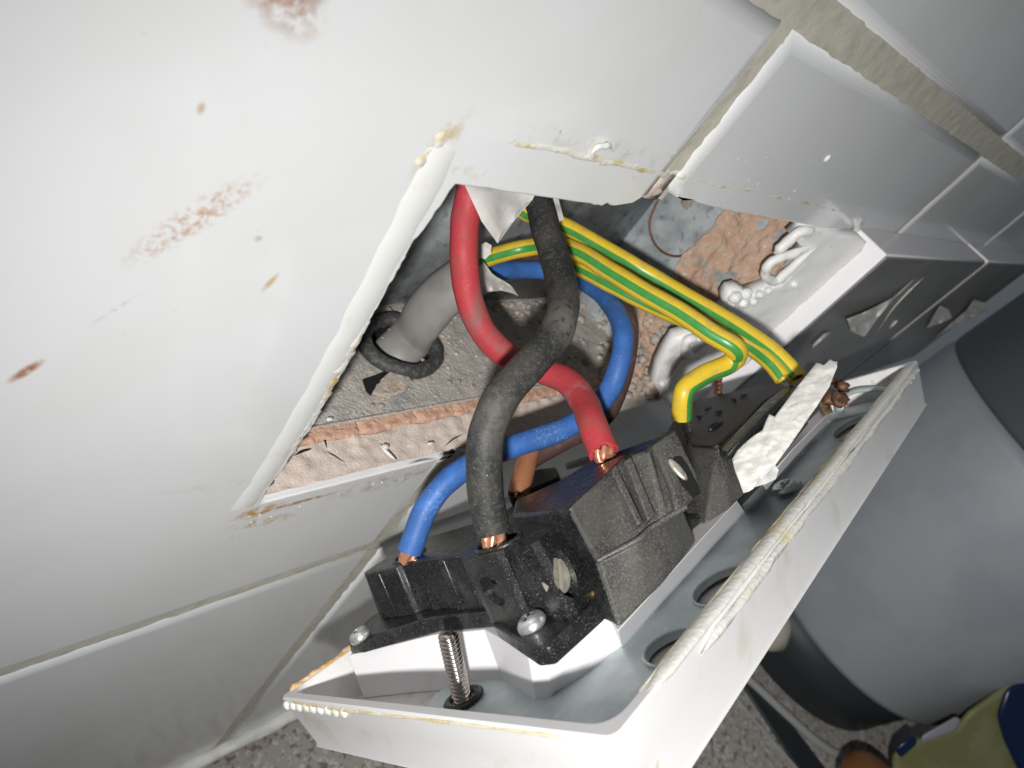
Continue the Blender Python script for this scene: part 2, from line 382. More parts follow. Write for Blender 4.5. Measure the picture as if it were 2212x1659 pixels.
# the cut edge of the hole, ragged
def ragged(a, b, step, amp, seed, fn=None):
    a, b = Vector(a), Vector(b); L = (b - a).length; k = max(2, int(L / step)); nrm = Vector((-(b - a).y, (b - a).x)) / L
    out = []
    for i in range(1, k):
        t = i / k + random.uniform(-.2, .2) / k; p = a + (b - a) * t
        d = amp * (noise.noise(Vector((t * L * .9, seed, 0))) + .7 * noise.noise(Vector((t * L * .25, seed + 9, 0))))
        if fn: d += fn(t)
        out.append(tuple(p + nrm * d))
    return out
left_top = (58.6, ZT); left_bot = (54.6, ZB - .4)
lt2 = (59.4, -41.5)
notch0 = [(101.3, -35.2), (99.2, -36.0), (97.6, -37.6), (94, -38.4)] + ragged((94, -38.4), (86, -38.6), .9, .9, 11) + [(86, -38.6)] + ragged((86, -38.6), left_top, 3.0, .25, 1) + [left_top] + ragged(left_top, (57.0, -50), 1.0, .9, 2) + \
         [(57.0, -50)] + ragged((57.0, -50), (57.2, -88), .8, .55, 3) + [(57.2, -88)] + ragged((57.2, -88), left_bot, .7, .65, 4) + [left_bot] + \
         ragged(left_bot, (101.3, ZB - .8), 2.0, .22, 5) + [(101.3, ZB - .8)]
innotch = lambda a: 53 < a.x < 198 and -115.5 < a.z < -34
t0 = [(X0[0], -157), (X0[1], -157)] + notch0[::-1] + [(X0[1], -4.5), (X0[0], -4.5)]
tile(t0, innotch)
notch1 = [(105, -33.6), (106.2, -34.6), (109, -35.2)] + ragged((109, -35.2), (128, -36.2), 2, .3, 6) + [(128, -36.2)] + ragged((128, -36.2), (196, -37.4), 3, .3, 7) + [(196, -37.4), (196, ZB)] + \
         ragged((196, ZB), (105, ZB - .8), 3, .25, 8) + [(105, ZB - .8)]
t1 = [(105, -157)] + notch1[::-1] + [(105, -4.5), (249, -4.5), (249, -157)]
tile(t1[::-1], innotch)
for (a, b) in (X2, X3): tile(rect(a, b, -157, -4.5))
for (a, b) in (X0, X1, X2, X3): tile(rect(a, b, 0.3, 152)); tile(rect(a, b, -343, -160.4))
# grout behind the faces of the tiles, with the opening left free
GY = 0.95
def grout_sheet(x0, x1, z0, z1, nx=40, nz=20):
    vs = [Vector((x0 + (x1 - x0) * i / nx, GY, z0 + (z1 - z0) * j / nz)) for j in range(nz + 1) for i in range(nx + 1)]
    vs = [v + Vector((0, .35 * fb(v.x, 0, v.z, .35), 0)) for v in vs]
    return vs, [(j * (nx + 1) + i, j * (nx + 1) + i + 1, (j + 1) * (nx + 1) + i + 1, (j + 1) * (nx + 1) + i) for j in range(nz) for i in range(nx)]
gv, gf = join([grout_sheet(-46, 545, -7, 3, 260, 8), grout_sheet(-46, 545, -162, -155, 200, 4), grout_sheet(99.5, 107, -36.5, -7, 6, 26), grout_sheet(99.5, 107, -155, -115, 6, 26),
               grout_sheet(99.5, 107, -350, -162, 6, 60), grout_sheet(247, 254, -155, -7, 4, 40), grout_sheet(395, 402, -350, 152, 4, 80), grout_sheet(247, 254, -350, -162, 4, 40),
               grout_sheet(99.5, 107, 3, 152, 4, 40), grout_sheet(247, 254, 3, 152, 4, 40)])
mesh('grout', gv, gf, M_grout, wall)
# filler over the joint above and below the hole (smeared sealant)
def smear(name, pts, r, m, parent=wall, flat=.45, per=6, rough=.35, seed=0, n=10, rs=.5):
    p = crom([Vector(q) for q in pts], per)
    p = [q + Vector((0, 0, .5 * noise.noise(q * .25 + Vector((seed, 0, 0))))) for q in p]
    return tube(name, p, r, m, parent, n=n, flat=flat, ref=Vector((0, -1, 0)), rough=rough, rs=rs, seed=seed)
def endr(r, e=.06): return lambda t: r * max(.12, min(1, t / e, (1 - t) / e))
smear('sealant_bead', [(57, .2, -31.2), (70, .1, -30.6), (90, .1, -31), (100, .3, -31.3), (102.5, 1.0, -31.3), (105, 1.0, -31.2), (107, .3, -31.2), (120, .2, -31.2), (150, .2, -31.3), (180, .2, -31.6), (200, .3, -32.2)], endr(.55), M_seal_y, seed=1, per=14, rs=.9, rough=.25, flat=.4)
box('joint_filler', 101.0, 105.3, .9, 5, -36.6, -31, M_plaster, wall)
smear('sealant_bead', [(54.8, .7, -31.5), (54.0, .3, -36), (54.1, .3, -50), (54.2, .3, -65), (53.8, .3, -80), (53.0, .3, -98), (51.3, .3, -113.5)], lambda t: 2.8 * min(1, .35 + t * 8), mat('smooth_white_paint', (.82, .82, .80), .3, spec=.5, mixes=[((.74, .68, .48), .12, .60, .74)], bumps=[(.4, .12, .3)]), seed=3, per=12, flat=.2, rough=.06, rs=.3)
smear('sealant_bead', [(51, .4, -114.8), (60, .3, -115.3), (75, .3, -115.9), (90, .3, -116.2), (110, .3, -116.4)], endr(.6), M_seal_y, seed=5, per=12, rs=.9, flat=.35)
smear('sealant_bead', [(55.3, .5, -30.2), (53, .5, -32), (52, .5, -36), (51.6, .5, -42)], endr(1.25, .3), M_seal_y, seed=8, per=8, rs=.8)
smear('sealant_bead', [(56.3, .25, -60), (56.2, .2, -68), (56.0, .2, -78), (55.9, .2, -88), (55.3, .2, -96), (54.8, .3, -106)], endr(1.1, .2), M_seal_y, seed=31, per=12, flat=.3, rough=.5, rs=.8)
# little curl of sealant above the hole and stray specks
smear('sealant_curl', [tuple(WY(1283, 352, -.3)), tuple(WY(1281, 330, -.5)), tuple(WY(1292, 317, -.7)), tuple(WY(1312, 315, -.6)), tuple(WY(1322, 325, -.3))], endr(.45, .3), M_seal, seed=9, flat=.8)
sp = []
for i in range(34):
    u = random.gauss(0, 1); x = random.uniform(70, 215); z = -28.5 + random.gauss(0, 2.0); sp.append(blob((x, -.02, z), random.uniform(.1, .26), i, 1, .5, (1.3, .3, 1)))
for i in range(14):
    sp.append(blob((random.uniform(52, 100), -.02, -118 - abs(random.gauss(0, 2.5))), random.uniform(.12, .3), i + 90, 1, .5, (1, .5, 1)))
v_, f_ = join(sp); setp(mesh('sealant_speck', v_, f_, M_seal_y, wall), kind='stuff')
v_, f_ = blob(WY(1788, 343, -.1), .9, 3, 2, .2, (1, .5, 1)); mesh('glaze_pimple', v_, f_, M_tile, wall)

# --- reveals of the opening (plaster, brick)
def grid_surf(name, P, nu, nv, m, amp, s, nrm, parent=wall, seed=0, edge0=True, mats=None, mi=None, kind=None):
    vs = []
    for j in range(nv + 1):
        for i in range(nu + 1):
            p = P(i / nu, j / nv); d = amp * fb(p.x + seed * 31, p.y, p.z, s) if amp else 0
            vs.append(p + nrm * d)
    fs = [(j * (nu + 1) + i, j * (nu + 1) + i + 1, (j + 1) * (nu + 1) + i + 1, (j + 1) * (nu + 1) + i) for j in range(nv) for i in range(nu)]
    o = mesh(name, vs, fs, m, parent, True)
    if kind: setp(o, kind=kind)
    return o
UP = Vector((0, 0, 1))
grid_surf('plaster_reveal', lambda u, v: Vector((52 + 148 * u, 1.2 + 8.2 * v + 1.0 * noise.noise(Vector((u * 20, 3, 1))) * v, -113.0 + 1.0 * v - .5 * u)), 170, 14, M_plaster, .55, .33, UP)
# orange brick course behind the plaster, split by cracks
edges = [64.5, 81, 97, 109, 128, 149, 171, 196]
for i in range(len(edges) - 1):
    a, b = edges[i] + .35, edges[i + 1] - .1
    ob = grid_surf('brick', lambda u, v: Vector((a + (b - a) * u, 9.2 + 4.2 * v + .7 * noise.noise(Vector((a + (b - a) * u, 0, 0)) * .3), -111.6 + .25 * noise.noise(Vector((i * 5, 0, 2))) - 2.6 * (max(0, 1 - v * 5) ** 2) - 1.2 * (max(0, 1 - u * 8) ** 2))), 26, 9, M_orange, .3, .5, UP, seed=i)
box('crack_shade', 50, 200, 1.0, 14, -120, -114.6, M_dark, wall, bevel=0)  # solid near-black block under the bricks, colours in the shade of their cracks
# gouges, their shade laid on as near-black tubes, and stray chips in the plaster
chips = []
for (u, v, L, r) in [((700, 958), (742, 943), 0, .55)]: pass
for i, (p, q, r) in enumerate([((634, 985), (680, 968), .8), ((703, 975), (745, 1000), .35), ((880, 1003), (945, 992), .3), ((960, 965), (1000, 938), .4), ((700, 935), (706, 968), .7)]):
    a, b = WZ(*p, -112.1), WZ(*q, -112.1)
    tube('crack', crom([a, (a + b) / 2 + Vector((0, .35, 0)), b], 6), endr(r * .42, .35), M_dark, wall, n=8, flat=.45, ref=UP)
for i, (p, sx, sy, rot) in enumerate([((833, 965), 1.2, .8, 0), ((838, 978), .55, 2.6, 20), ((712, 905), 1.0, .5, 0), ((930, 958), 1.4, .4, 0), ((1345, 845), 1.0, .8, 0)]):
    c = WZ(*p, -110.9); v_, f_ = blob((0, 0, 0), 1, i + 50, 2, .4, (sx * .8, sy, .3))
    R_ = Matrix.Rotation(math.radians(rot), 3, 'Z'); v_ = [R_ @ q + c for q in v_]; mesh('plaster_chip', v_, f_, M_seal, wall)
# side reveal: brick, then steel of the box further in
SX = 193.5
grid_surf('brick_reveal', lambda u, v: Vector((SX + 1.5 - 3.0 * u - 1.3 * math.sin(v * 3), 1.0 + 25 * u + 5 * u * noise.noise(Vector((0, v * 4, 7))), ZB - 2 + 80 * v)), 50, 90, M_brick, 1.7, .22, Vector((-1, 0, 0)), seed=3)
# mortar lumps in the box
lump = []
for i in range(60):
    y = random.uniform(2, 34); z = ZB + abs(random.gauss(0, 1)) * 10; x = 192 - abs(random.gauss(0, 1.0))
    lump.append(blob((x, y, z), random.uniform(.5, 1.9), i, 2, .7, (1, 1.2, .9)))
for i in range(40):
    y = random.uniform(2, 46); x = 195 - abs(random.gauss(0, 14)); lump.append(blob((x, y, -111.6), random.uniform(.4, 1.7), i + 70, 2, .7, (1.3, 1, .6)))
v_, f_ = join(lump); setp(mesh('mortar_rubble', v_, f_, M_mortar, wall), kind='stuff')
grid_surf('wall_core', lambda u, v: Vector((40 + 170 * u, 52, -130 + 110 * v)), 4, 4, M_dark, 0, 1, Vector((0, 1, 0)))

# --- white sealant pushed into the right side of the hole
def WT(u, v, dy=0.0):                        # the filler slopes from the face of the wall into the hole
    r = ray(u, v); return CAM + r * ((56.8 + dy - CAM.y) / (r.y + .3 * r.x))
wm = [WT(*p) for p in [(1741, 486), (1730, 504), (1716, 518), (1738, 540), (1722, 572), (1704, 600), (1684, 616), (1650, 630), (1620, 640), (1598, 628), (1580, 634), (1568, 650), (1570, 668), (1545, 700), (1520, 715), (1490, 725), (1462, 735), (1440, 765), (1425, 795), (1412, 830)]]
wmp = [(p.x, p.z) for p in wm] + [(200, -114), (209, -114), (209, -36.5), (204, -36.0), (196, -37.2), (186, -37.6)]
def wmf(x, z):
    return Vector((x, 4 - (x - 176) * .3 + .35 * fb(x, 3, z, .16), z)), Vector((-.29, -.957, 0))
slab('sealant_mass', wmp, wmf, lambda x, z: 4.5, M_sealw, wall, step=1.6, dome=1.0, smooth=True)
def bead(pxs, r, Y, m=M_sealw, per=8, sq=.9, name='sealant_bead', seed=0):
    pts = [WT(u, v, y - .3) for (u, v), y in zip(pxs, Y if isinstance(Y, (list, tuple)) else [Y] * len(pxs))]
    return tube(name, crom(pts, per), endr(r, .12) if not callable(r) else r, m, wall, n=12, rough=.12, rs=.4, seed=seed)
bead([(1757, 529), (1718, 546), (1682, 558), (1658, 574), (1655, 596), (1674, 608), (1694, 594), (1724, 565), (1765, 533)], 1.35, -.3, seed=1)
bead([(1760, 500), (1730, 500), (1700, 524), (1672, 548)], 1.5, .3, seed=2)
v_, f_ = join([blob(WT(u, v, y - .3), r, i, 3, .2) for i, (u, v, r, y) in enumerate([(1588, 642, 1.9, 0), (1612, 634, 1.7, .2), (1641, 636, 1.2, 0), (1660, 628, 1.1, .2), (1605, 655, 1.5, -.6), (1580, 655, 1.3, -.2), (1716, 615, 1.0, 0), (1690, 605, .9, .3), (1745, 500, 1.7, .6), (1628, 652, 1.1, -.5)])])
mesh('sealant_blob', v_, f_, M_sealw, wall)
bead([(1512, 735), (1488, 732), (1480, 752), (1495, 770), (1518, 760), (1535, 742)], 1.5, -.3, seed=4)
bead([(1500, 765), (1478, 780), (1458, 805), (1438, 838), (1425, 855)], 1.3, -.2, seed=5)
bead([(1545, 725), (1520, 722), (1502, 735)], 1.4, -.3, seed=6)
bead([(1470, 760), (1452, 790), (1440, 815)], 1.0, .4, seed=7)
bead([(1438, 850), (1430, 842), (1432, 826)], 1.1, 0, seed=8)
bead([(1640, 735), (1612, 765), (1590, 780), (1560, 785)], 2.4, -1.2, seed=10)
# sealant along the top edge of the neighbouring plate, with its crack
smear('sealant_bead', [(200, .1, -33), (206, -.6, -34), (209, -.8, -38)], endr(1.5, .3), M_seal, seed=11)

# ------------------------------------------------------------------ BACK BOX
bb = thing('metal_back_box', 'dusty galvanised steel back box sunk in the wall behind the wires', 'back box', (125, 30, -112))
ZF = -112.2
v_, f_ = [], []
nu, nv = 130, 44
def gz(x, y):
    d = .45 * fb(x, y, 0, .25) + .28 * fb(x, y, 5, 1.1)
    return ZF + max(0, d) + .2
vs = [Vector((58 + 137 * i / nu, 13.2 + 34.8 * j / nv, 0)) for j in range(nv + 1) for i in range(nu + 1)]
GC = Vector((104.5, 32.5, 0)); GR = (11.0, 9.0)
vs = [Vector((p.x, p.y, gz(p.x, p.y))) for p in vs]
fs = []
for j in range(nv):
    for i in range(nu):
        c = (vs[j * (nu + 1) + i] + vs[(j + 1) * (nu + 1) + i + 1]) / 2
        if ((c.x - GC.x) / 9.2) ** 2 + ((c.y - GC.y) / 7.9) ** 2 > 1: fs.append((j * (nu + 1) + i, j * (nu + 1) + i + 1, (j + 1) * (nu + 1) + i + 1, (j + 1) * (nu + 1) + i))
mesh('base_panel', vs, fs, M_dustbox, bb)
tube('base_lip', [Vector((58 + 137 * i / 40, 13.2, ZF + .5 + .12 * fb(i, 0, 0, .4))) for i in range(41)], .42, M_dustbox, bb, n=8)
box('back_panel', 55, 194, 48, 49, -113, -36, M_steel, bb)
HC = WY(1470, 470, 0)
def side_pt(u, v):                            # point of the side panel x = SX-1
    r = ray(u, v); return CAM + r * ((SX - .4 - CAM.x) / r.x)
kc = side_pt(1466, 480)
v2, f2 = sheet([(13, -114), (48, -114), (48, -30), (13, -30)], [[(side_pt(1483, 437).y + 2.2 * math.cos(a), side_pt(1483, 437).z + 1.9 * math.sin(a)) for a in [k * math.pi / 8 for k in range(16)]]], 3)
mesh('side_panel', [Vector((SX - .4, p.x, p.y)) for p in v2], f2, M_steel, bb)
box('hole_backing', SX + .6, SX + 1.6, 14, 47, -113, -30, M_mortar, bb)
kr = 10.5
tube('knockout_ring', [Vector((SX - .45, kc.y + (kr + .25 * math.sin(5 * a)) * math.cos(a), kc.z + kr * math.sin(a))) for a in [math.radians(-175) + k * math.radians(200) / 50 for k in range(51)]], endr(.45, .15), M_oldcu, bb, n=6)
# grommet: a fat rubber ring round the hole in the base
ring = [Vector((GC.x + 10.4 * math.cos(a), GC.y + 9.0 * math.sin(a), ZF + 1.7)) for a in [k * math.pi / 24 for k in range(48)]]
tube('rubber_grommet', ring, 1.95, M_rub, bb, n=14, closed=True, rough=.10, rs=.35)
box('conduit_shade', 94, 119, 23, 44, -135, -134, M_dark, bb)  # solid near-black box, shade at the bottom of the hole put into colour
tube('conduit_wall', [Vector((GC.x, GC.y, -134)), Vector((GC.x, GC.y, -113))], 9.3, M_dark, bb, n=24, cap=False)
# knock-out tab standing open beside the grommet
tc = WZ(815, 832, ZF)
tabp = [WZ(*p, ZF + .6) for p in [(802, 852), (815, 828), (840, 808), (868, 806), (890, 828), (872, 850), (838, 862)]]
slab('bent_tab', [(p.x, p.y) for p in tabp], lambda x, y: (Vector((x, y, ZF + 1.7 + .6 * fb(x, y, 0, .3))), UP), 1.0, M_mortar, bb, step=1.2, dome=.3)
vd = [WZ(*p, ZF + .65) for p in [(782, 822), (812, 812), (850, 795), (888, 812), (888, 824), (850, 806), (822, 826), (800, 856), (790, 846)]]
slab('tab_gap_shade', [(p.x, p.y) for p in vd], lambda x, y: (Vector((x, y, ZF + 1.15)), UP), .4, M_dark, bb, step=2)  # near-black sheet laid on the base as the shade of the tab's gap
# grit and small crumbs lying on the base and along the back
gr = []
for i in range(420):
    x = random.uniform(60, 192); y = random.choice([random.uniform(14, 47), 46.5 - abs(random.gauss(0, 4))])
    gr.append(blob((x, y, ZF + .5), random.uniform(.15, .75) * (1.5 if y > 41 else 1), i, 1, .7, (1.2, 1, .7)))
v_, f_ = join(gr); setp(mesh('grit', v_, f_, M_mortar, bb), kind='stuff')

# ------------------------------------------------------------------ WIRES
def toCam(p): return (CAM - p).normalized()
def wire_path(pts, per=10): return crom([AT(*p) for p in pts], per)
def strands(parent, a, b, R, n=7, r=.62):
    ax = (b - a); B = basis(ax)
    vs = []
    for k in range(n):
        c = Vector((0, 0, 0)) if k == 0 else Vector((R * math.cos(k * 2 * math.pi / (n - 1)), R * math.sin(k * 2 * math.pi / (n - 1)), 0))
        tw = Matrix.Rotation(.7, 3, 'Z')
        p = [a + B @ c, a + ax * .5 + B @ (Matrix.Rotation(.3, 3, 'Z') @ c) * 1.02, b + B @ (tw @ c) * .9]
        tube('copper_strand', crom(p, 5), r, M_copper, parent, n=8)
def wire(name, label, pts, r, m, per=10, n=20, sheath=M_blackw, jag=0.25, strand=None, obl=0.0, part='insulation', cat='wire', group=None, flat=1.0, ref=None, mi_fn=None, jagger=True, roll=None):
    p = wire_path(pts, per); t = thing(name, label, cat, p[-1], group)
    vs, fs = tube_data(p, r, n, cap=False, flat=flat, ref=ref, rough=.03, rs=.25, roll=roll)
    nr = len(p)
    if jagger:                                # the cut end of the insulation is uneven
        ax = (p[-1] - p[-2]).normalized()
        for k in range(n): vs[(nr - 1) * n + k] += ax * r * jag * noise.noise(Vector((k * .7, len(label), 0))) * 2.5
    if obl:
        ax = (p[-1] - p[-2]).normalized()
        for k in range(n):
            d = vs[(nr - 1) * n + k] - p[-1]; vs[(nr - 1) * n + k] -= ax * obl * d.dot(toCam(p[-1]))
    # inner lip
    c = p[-1]; s = len(vs)
    for k in range(n): q = vs[(nr - 1) * n + k]; vs.append(q + (c - q) * .26)
    for k in range(n): q = vs[(nr - 1) * n + k]; vs.append(c + (q - c) * .62 - (p[-1] - p[-3]) * 1.0)
    for k in range(n): k2 = (k + 1) % n; fs += [((nr - 1) * n + k, (nr - 1) * n + k2, s + k2, s + k), (s + k, s + k2, s + n + k2, s + n + k)]
    fs.append(tuple(range(n)))
    mi = None
    if mi_fn: mi = [mi_fn(i % n, i // n) if i < n * (nr - 1) else 0 for i in range(len(fs))]
    mesh(part, vs, fs, m, t, True, mi=mi).data.set_sharp_from_angle(angle=math.radians(50))
    if strand:
        strands(t, p[-2], strand, r * .48, r=r * .255)
    return t
R_ = 2.85
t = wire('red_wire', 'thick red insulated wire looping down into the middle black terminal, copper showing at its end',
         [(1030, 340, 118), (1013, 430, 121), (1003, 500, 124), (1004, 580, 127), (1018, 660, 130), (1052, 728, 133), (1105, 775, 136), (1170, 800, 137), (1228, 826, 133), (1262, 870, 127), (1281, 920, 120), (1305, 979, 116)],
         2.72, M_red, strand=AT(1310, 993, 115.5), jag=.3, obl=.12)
t = wire('black_wire', 'thick dusty black wire curving in front of the red one into the front terminal block',
         [(1130, 330, 133), (1162, 430, 131), (1180, 500, 127), (1202, 570, 122), (1217, 640, 116), (1203, 715, 110), (1150, 782, 105), (1090, 850, 102), (1056, 920, 101), (1045, 1000, 101), (1051, 1080, 102), (1065, 1152, 102.8)],
         2.8, M_blackw, strand=AT(1070, 1184, 102), jag=.35, obl=.35)
t = wire('blue_wire', 'blue insulated wire arching behind the black wire down to the left terminal block',
         [(1010, 596, 168), (1060, 588, 172), (1120, 583, 180), (1190, 586, 184), (1250, 603, 178), (1305, 640, 167), (1342, 700, 155), (1343, 765, 150), (1318, 840, 149), (1275, 890, 147), (1215, 928, 144), (1140, 954, 140), (1060, 983, 136), (985, 1025, 132), (924, 1092, 130), (884, 1192, 129.5)],
         2.42, M_blue, strand=AT(878, 1214, 130), jag=.1)
# brown core behind the blue one
wire('brown_wire', 'dark brown core running behind the blue wire inside the box', [(1030, 580, 172), (1120, 564, 184), (1190, 562, 188), (1250, 575, 186), (1310, 610, 175), (1350, 668, 163), (1360, 735, 159), (1340, 830, 157), (1300, 905, 153), (1200, 962, 150), (1140, 1000, 147), (1122, 1050, 142)], 2.2, M_brown)
wire('tan_core', 'short tan brown core dropping into the small rear terminal', [(1150, 940, 146), (1141, 985, 144), (1128, 1030, 141), (1120, 1070, 139)], 2.3, M_ltbrown)
# grey cable from the grommet
def toCam(p): return (CAM - p).normalized()
gp = crom([Vector((GC.x, GC.y, -130)), Vector((GC.x - .3, GC.y, -116)), AT(886, 732, 178), AT(912, 690, 172), AT(955, 640, 168), AT(1010, 600, 166), AT(1050, 578, 166)], 10)
gt = thing('grey_cable', 'grey sheathed cable rising out of the rubber grommet behind the red wire', 'cable', gp[10])
tube('sheath', gp, lambda t: 6.3 - .4 * t, M_grey, gt, n=24, flat=.66, ref=lambda p: (toCam(p) + Vector((0, .3, .4))).normalized())
# earth wires
def gy(ph=0, n=24, turn=None):
    def f(k, i):
        p = ph + (min(turn[1], max(0, (i - turn[0] + 24) // 5)) if turn else 0)
        return 1 if ((k + p) % 12) in (0, 1, 11) else 0
    return f
def earth(label, pts, r=1.95, ph=0, turn=None, group='green and yellow earth wires', jag=.1):
    return wire('earth_wire', label, pts, r, [M_yel, M_grn], n=24, mi_fn=gy(ph), roll=(lambda i: math.radians(turn[1]) * min(1, max(0, (i - turn[0]) / 14))) if turn else None, ref=lambda p: toCam(p), group=group, jagger=False, part='insulation')
earth('front green and yellow earth wire, bent back sharply before the right terminal', [(1025, 566, 160), (1085, 548, 163), (1140, 535, 163), (1195, 530, 158), (1250, 545, 152), (1320, 588, 147), (1400, 636, 143), (1470, 676, 140), (1537, 721, 137), (1586, 750, 136), (1592, 768, 138), (1572, 787, 139), (1528, 806, 138), (1487, 832, 137), (1475, 858, 137), (1472, 902, 139)], 2.12, 0, turn=(98, -58))
earth('upper green and yellow earth wire from behind the pale sheath strip', [(1090, 380, 140), (1128, 452, 145), (1180, 472, 150), (1240, 498, 154), (1300, 532, 157), (1356, 564, 159), (1410, 596, 159), (1470, 632, 157), (1550, 678, 153), (1615, 719, 149), (1674, 762, 145), (1712, 802, 143), (1722, 818, 142)], 1.9, -1)
earth('lower green and yellow earth wire tucked under the front one', [(1180, 548, 172), (1260, 585, 165), (1330, 622, 160), (1410, 662, 157), (1500, 700, 154), (1570, 726, 151), (1623, 752, 148), (1665, 785, 144), (1692, 818, 142)], 1.85, 0)
# scraps of sheath
def scrap(name, label, pxs, ds, th, m, cat='scrap', step=1.5, amp=.35, parent=None, group=None):
    c = sum(ds) / len(ds)
    def f(x, y):
        wsum = 0; d = 0
        for (u, v), dd in zip(pxs, ds):
            w_ = 1 / ((u - x) ** 2 + (v - y) ** 2 + 4) ** 1.5; wsum += w_; d += w_ * dd
        p = AT(x, y, d / wsum); return p + toCam(p) * amp * fb(p.x, p.y, p.z, .35), toCam(p)
    if step is None: step = 12
    o = slab(name, pxs, f, th, m, parent, step=step, base=AT(*pxs[0], ds[0]) if parent is None else None)
    if parent is None: setp(o, label, cat, group)
    return o
scrap('sheath_scrap', 'pale grey V shaped tip of cut cable sheath hanging between the red and black wires', [(1003, 398), (1160, 410), (1150, 432), (1110, 478), (1075, 526), (1040, 478), (1018, 430)], [116, 124, 124, 121, 118, 117, 116], 1.3, M_sheathw, step=14, amp=.1)
scrap('sheath_scrap', 'small pale strip of sheath beside the top of the black wire', [(1172, 418), (1205, 420), (1218, 474), (1192, 486)], [133, 134, 131, 130], 1.3, M_sheathw, step=12, amp=.1)
scrap('sheath_scrap', 'torn pale flake of sheath pointing right across the blue wire', [(1032, 580), (1045, 566), (1062, 590), (1085, 605), (1105, 618), (1120, 640), (1108, 634), (1085, 628), (1060, 630), (1040, 634), (1034, 610)], [150, 152, 155, 157, 158, 158, 157, 155, 153, 150, 150], .7, M_sheathw, step=8, amp=.5)
scrap('sheath_scrap', 'tiny pale knob of sheath just below the V shaped scrap', [(1036, 530), (1050, 523), (1062, 530), (1060, 548), (1048, 560), (1036, 556)], [150] * 6, 2.0, M_sheathw, step=8, amp=.2)

# ------------------------------------------------------------------ THE SWITCH
sw = thing('cooker_switch', 'white double switch plate pulled off the wall, seen from its back with black terminal blocks', 'switch', L2W((0, 0, -11)))
def rr(x0, x1, y0, y1, r, n=6):
    out = []
    for cx_, cy_, a0 in ((x1 - r, y1 - r, 0), (x0 + r, y1 - r, 90), (x0 + r, y0 + r, 180), (x1 - r, y0 + r, 270)):
        for k in range(n + 1): a = math.radians(a0 + 90 * k / n); out.append((cx_ + r * math.cos(a), cy_ + r * math.sin(a)))
    return out
W_, H_ = 86, 146
loops = []
for (ins, z, r) in [(1.6, -11.2, 2.0), (1.75, -10.4, 2.2), (.9, -5, 1.7), (0.15, -.3, 1.4), (.45, .05, 1.3), (1.9, .05, 3.2), (2.3, -.5, 3.4), (2.7, -8.6, 3.6)]:
    loops.append([(x, y, z) for x, y in rr(ins, W_ - ins, ins, H_ - ins, r)])
n = len(loops[0]); vs = []; fs = []
for lp in loops: vs += [L2W(p) for p in lp]
for j in range(len(loops) - 1):
    for i in range(n): fs.append((j * n + i, j * n + (i + 1) % n, (j + 1) * n + (i + 1) % n, (j + 1) * n + i))
fs.append(tuple(range(n))); fs.append(tuple((len(loops) - 1) * n + i for i in range(n)))
o = mesh('face_plate', vs, fs, [M_plate, M_floor], sw, True, mi=[0] * (len(fs) - 1) + [1]); o.data.set_sharp_from_angle(angle=math.radians(40))
# crust of old sealant round the rim
M_yrim = mat('yellow_rim_line', (.76, .70, .52), .55, mixes=[((.66, .50, .22), .12, .45, .6), ((.80, .79, .74), .5, .55, .7)], bumps=[(1.2, .6, .3)])
def crust(pts, r, seed, m=M_crust, rough=.6, flat=.8, rs=.7, nm='sealant_crust'):
    p = crom([L2W(q) for q in pts], 12)
    return tube(nm, p, endr(r, .04), m, sw, n=12, flat=flat, ref=NORM, rough=rough, rs=rs, seed=seed)
crust([(85.0, 6, -.15), (84.9, 40, -.1), (85.0, 75, -.1), (85.0, 110, -.1), (84.8, 144, -.1)], 1.35, 1, rough=.10, flat=.42, rs=.5)
crust([(84.0, 8, .05), (83.9, 50, .05), (84.0, 90, .05), (83.9, 140, .05)], .42, 2, rough=.4, flat=.7, rs=1.2, m=M_yrim)
crust([(86.1, 18, -1.9), (85.9, 50, -1.6), (86.0, 90, -1.7), (85.8, 143, -1.6)], .6, 3, rough=.5, flat=.9, rs=1.8)
crust([(1.5, .6, -.6), (25, .5, -.9), (50, .5, -.6), (80, .5, -.5)], .6, 4, rough=.2, flat=.5, m=M_yrim)
crust([(.6, 2, -.2), (.7, 10, -.1), (.6, 30, -.2), (.7, 60, -.2)], .85, 5, m=mat('orange_stained_sealant', (.70, .52, .30), .6, mixes=[((.60, .33, .08), .5, .45, .6), ((.75, .70, .6), .8, .55, .7)], bumps=[(1.3, .8, .4)]))
for i in range(9):                            # the toothed lip at the left end
    y = 1.0 + 0; x = 2.0 + i * 2.9
    v_, f_ = blob((0, 0, 0), .9, i, 2, .3, (1.1, .6, 1.0)); v_ = [L2W((x + q.x, .1 + q.y, -1.5 + q.z)) for q in v_]
    mesh('sealant_tooth', v_, f_, M_seal, sw)
cr = []
for i in range(420):
    y = random.uniform(30, 144); cr.append(blob(L2W((85.9 + random.uniform(-.15, .1), y, -1.5 - min(.9, abs(random.gauss(0, .35))))), random.uniform(.08, .22), i, 1, .6))
v_, f_ = join(cr); setp(mesh('sealant_crumb', v_, f_, M_crust, sw), kind='stuff')

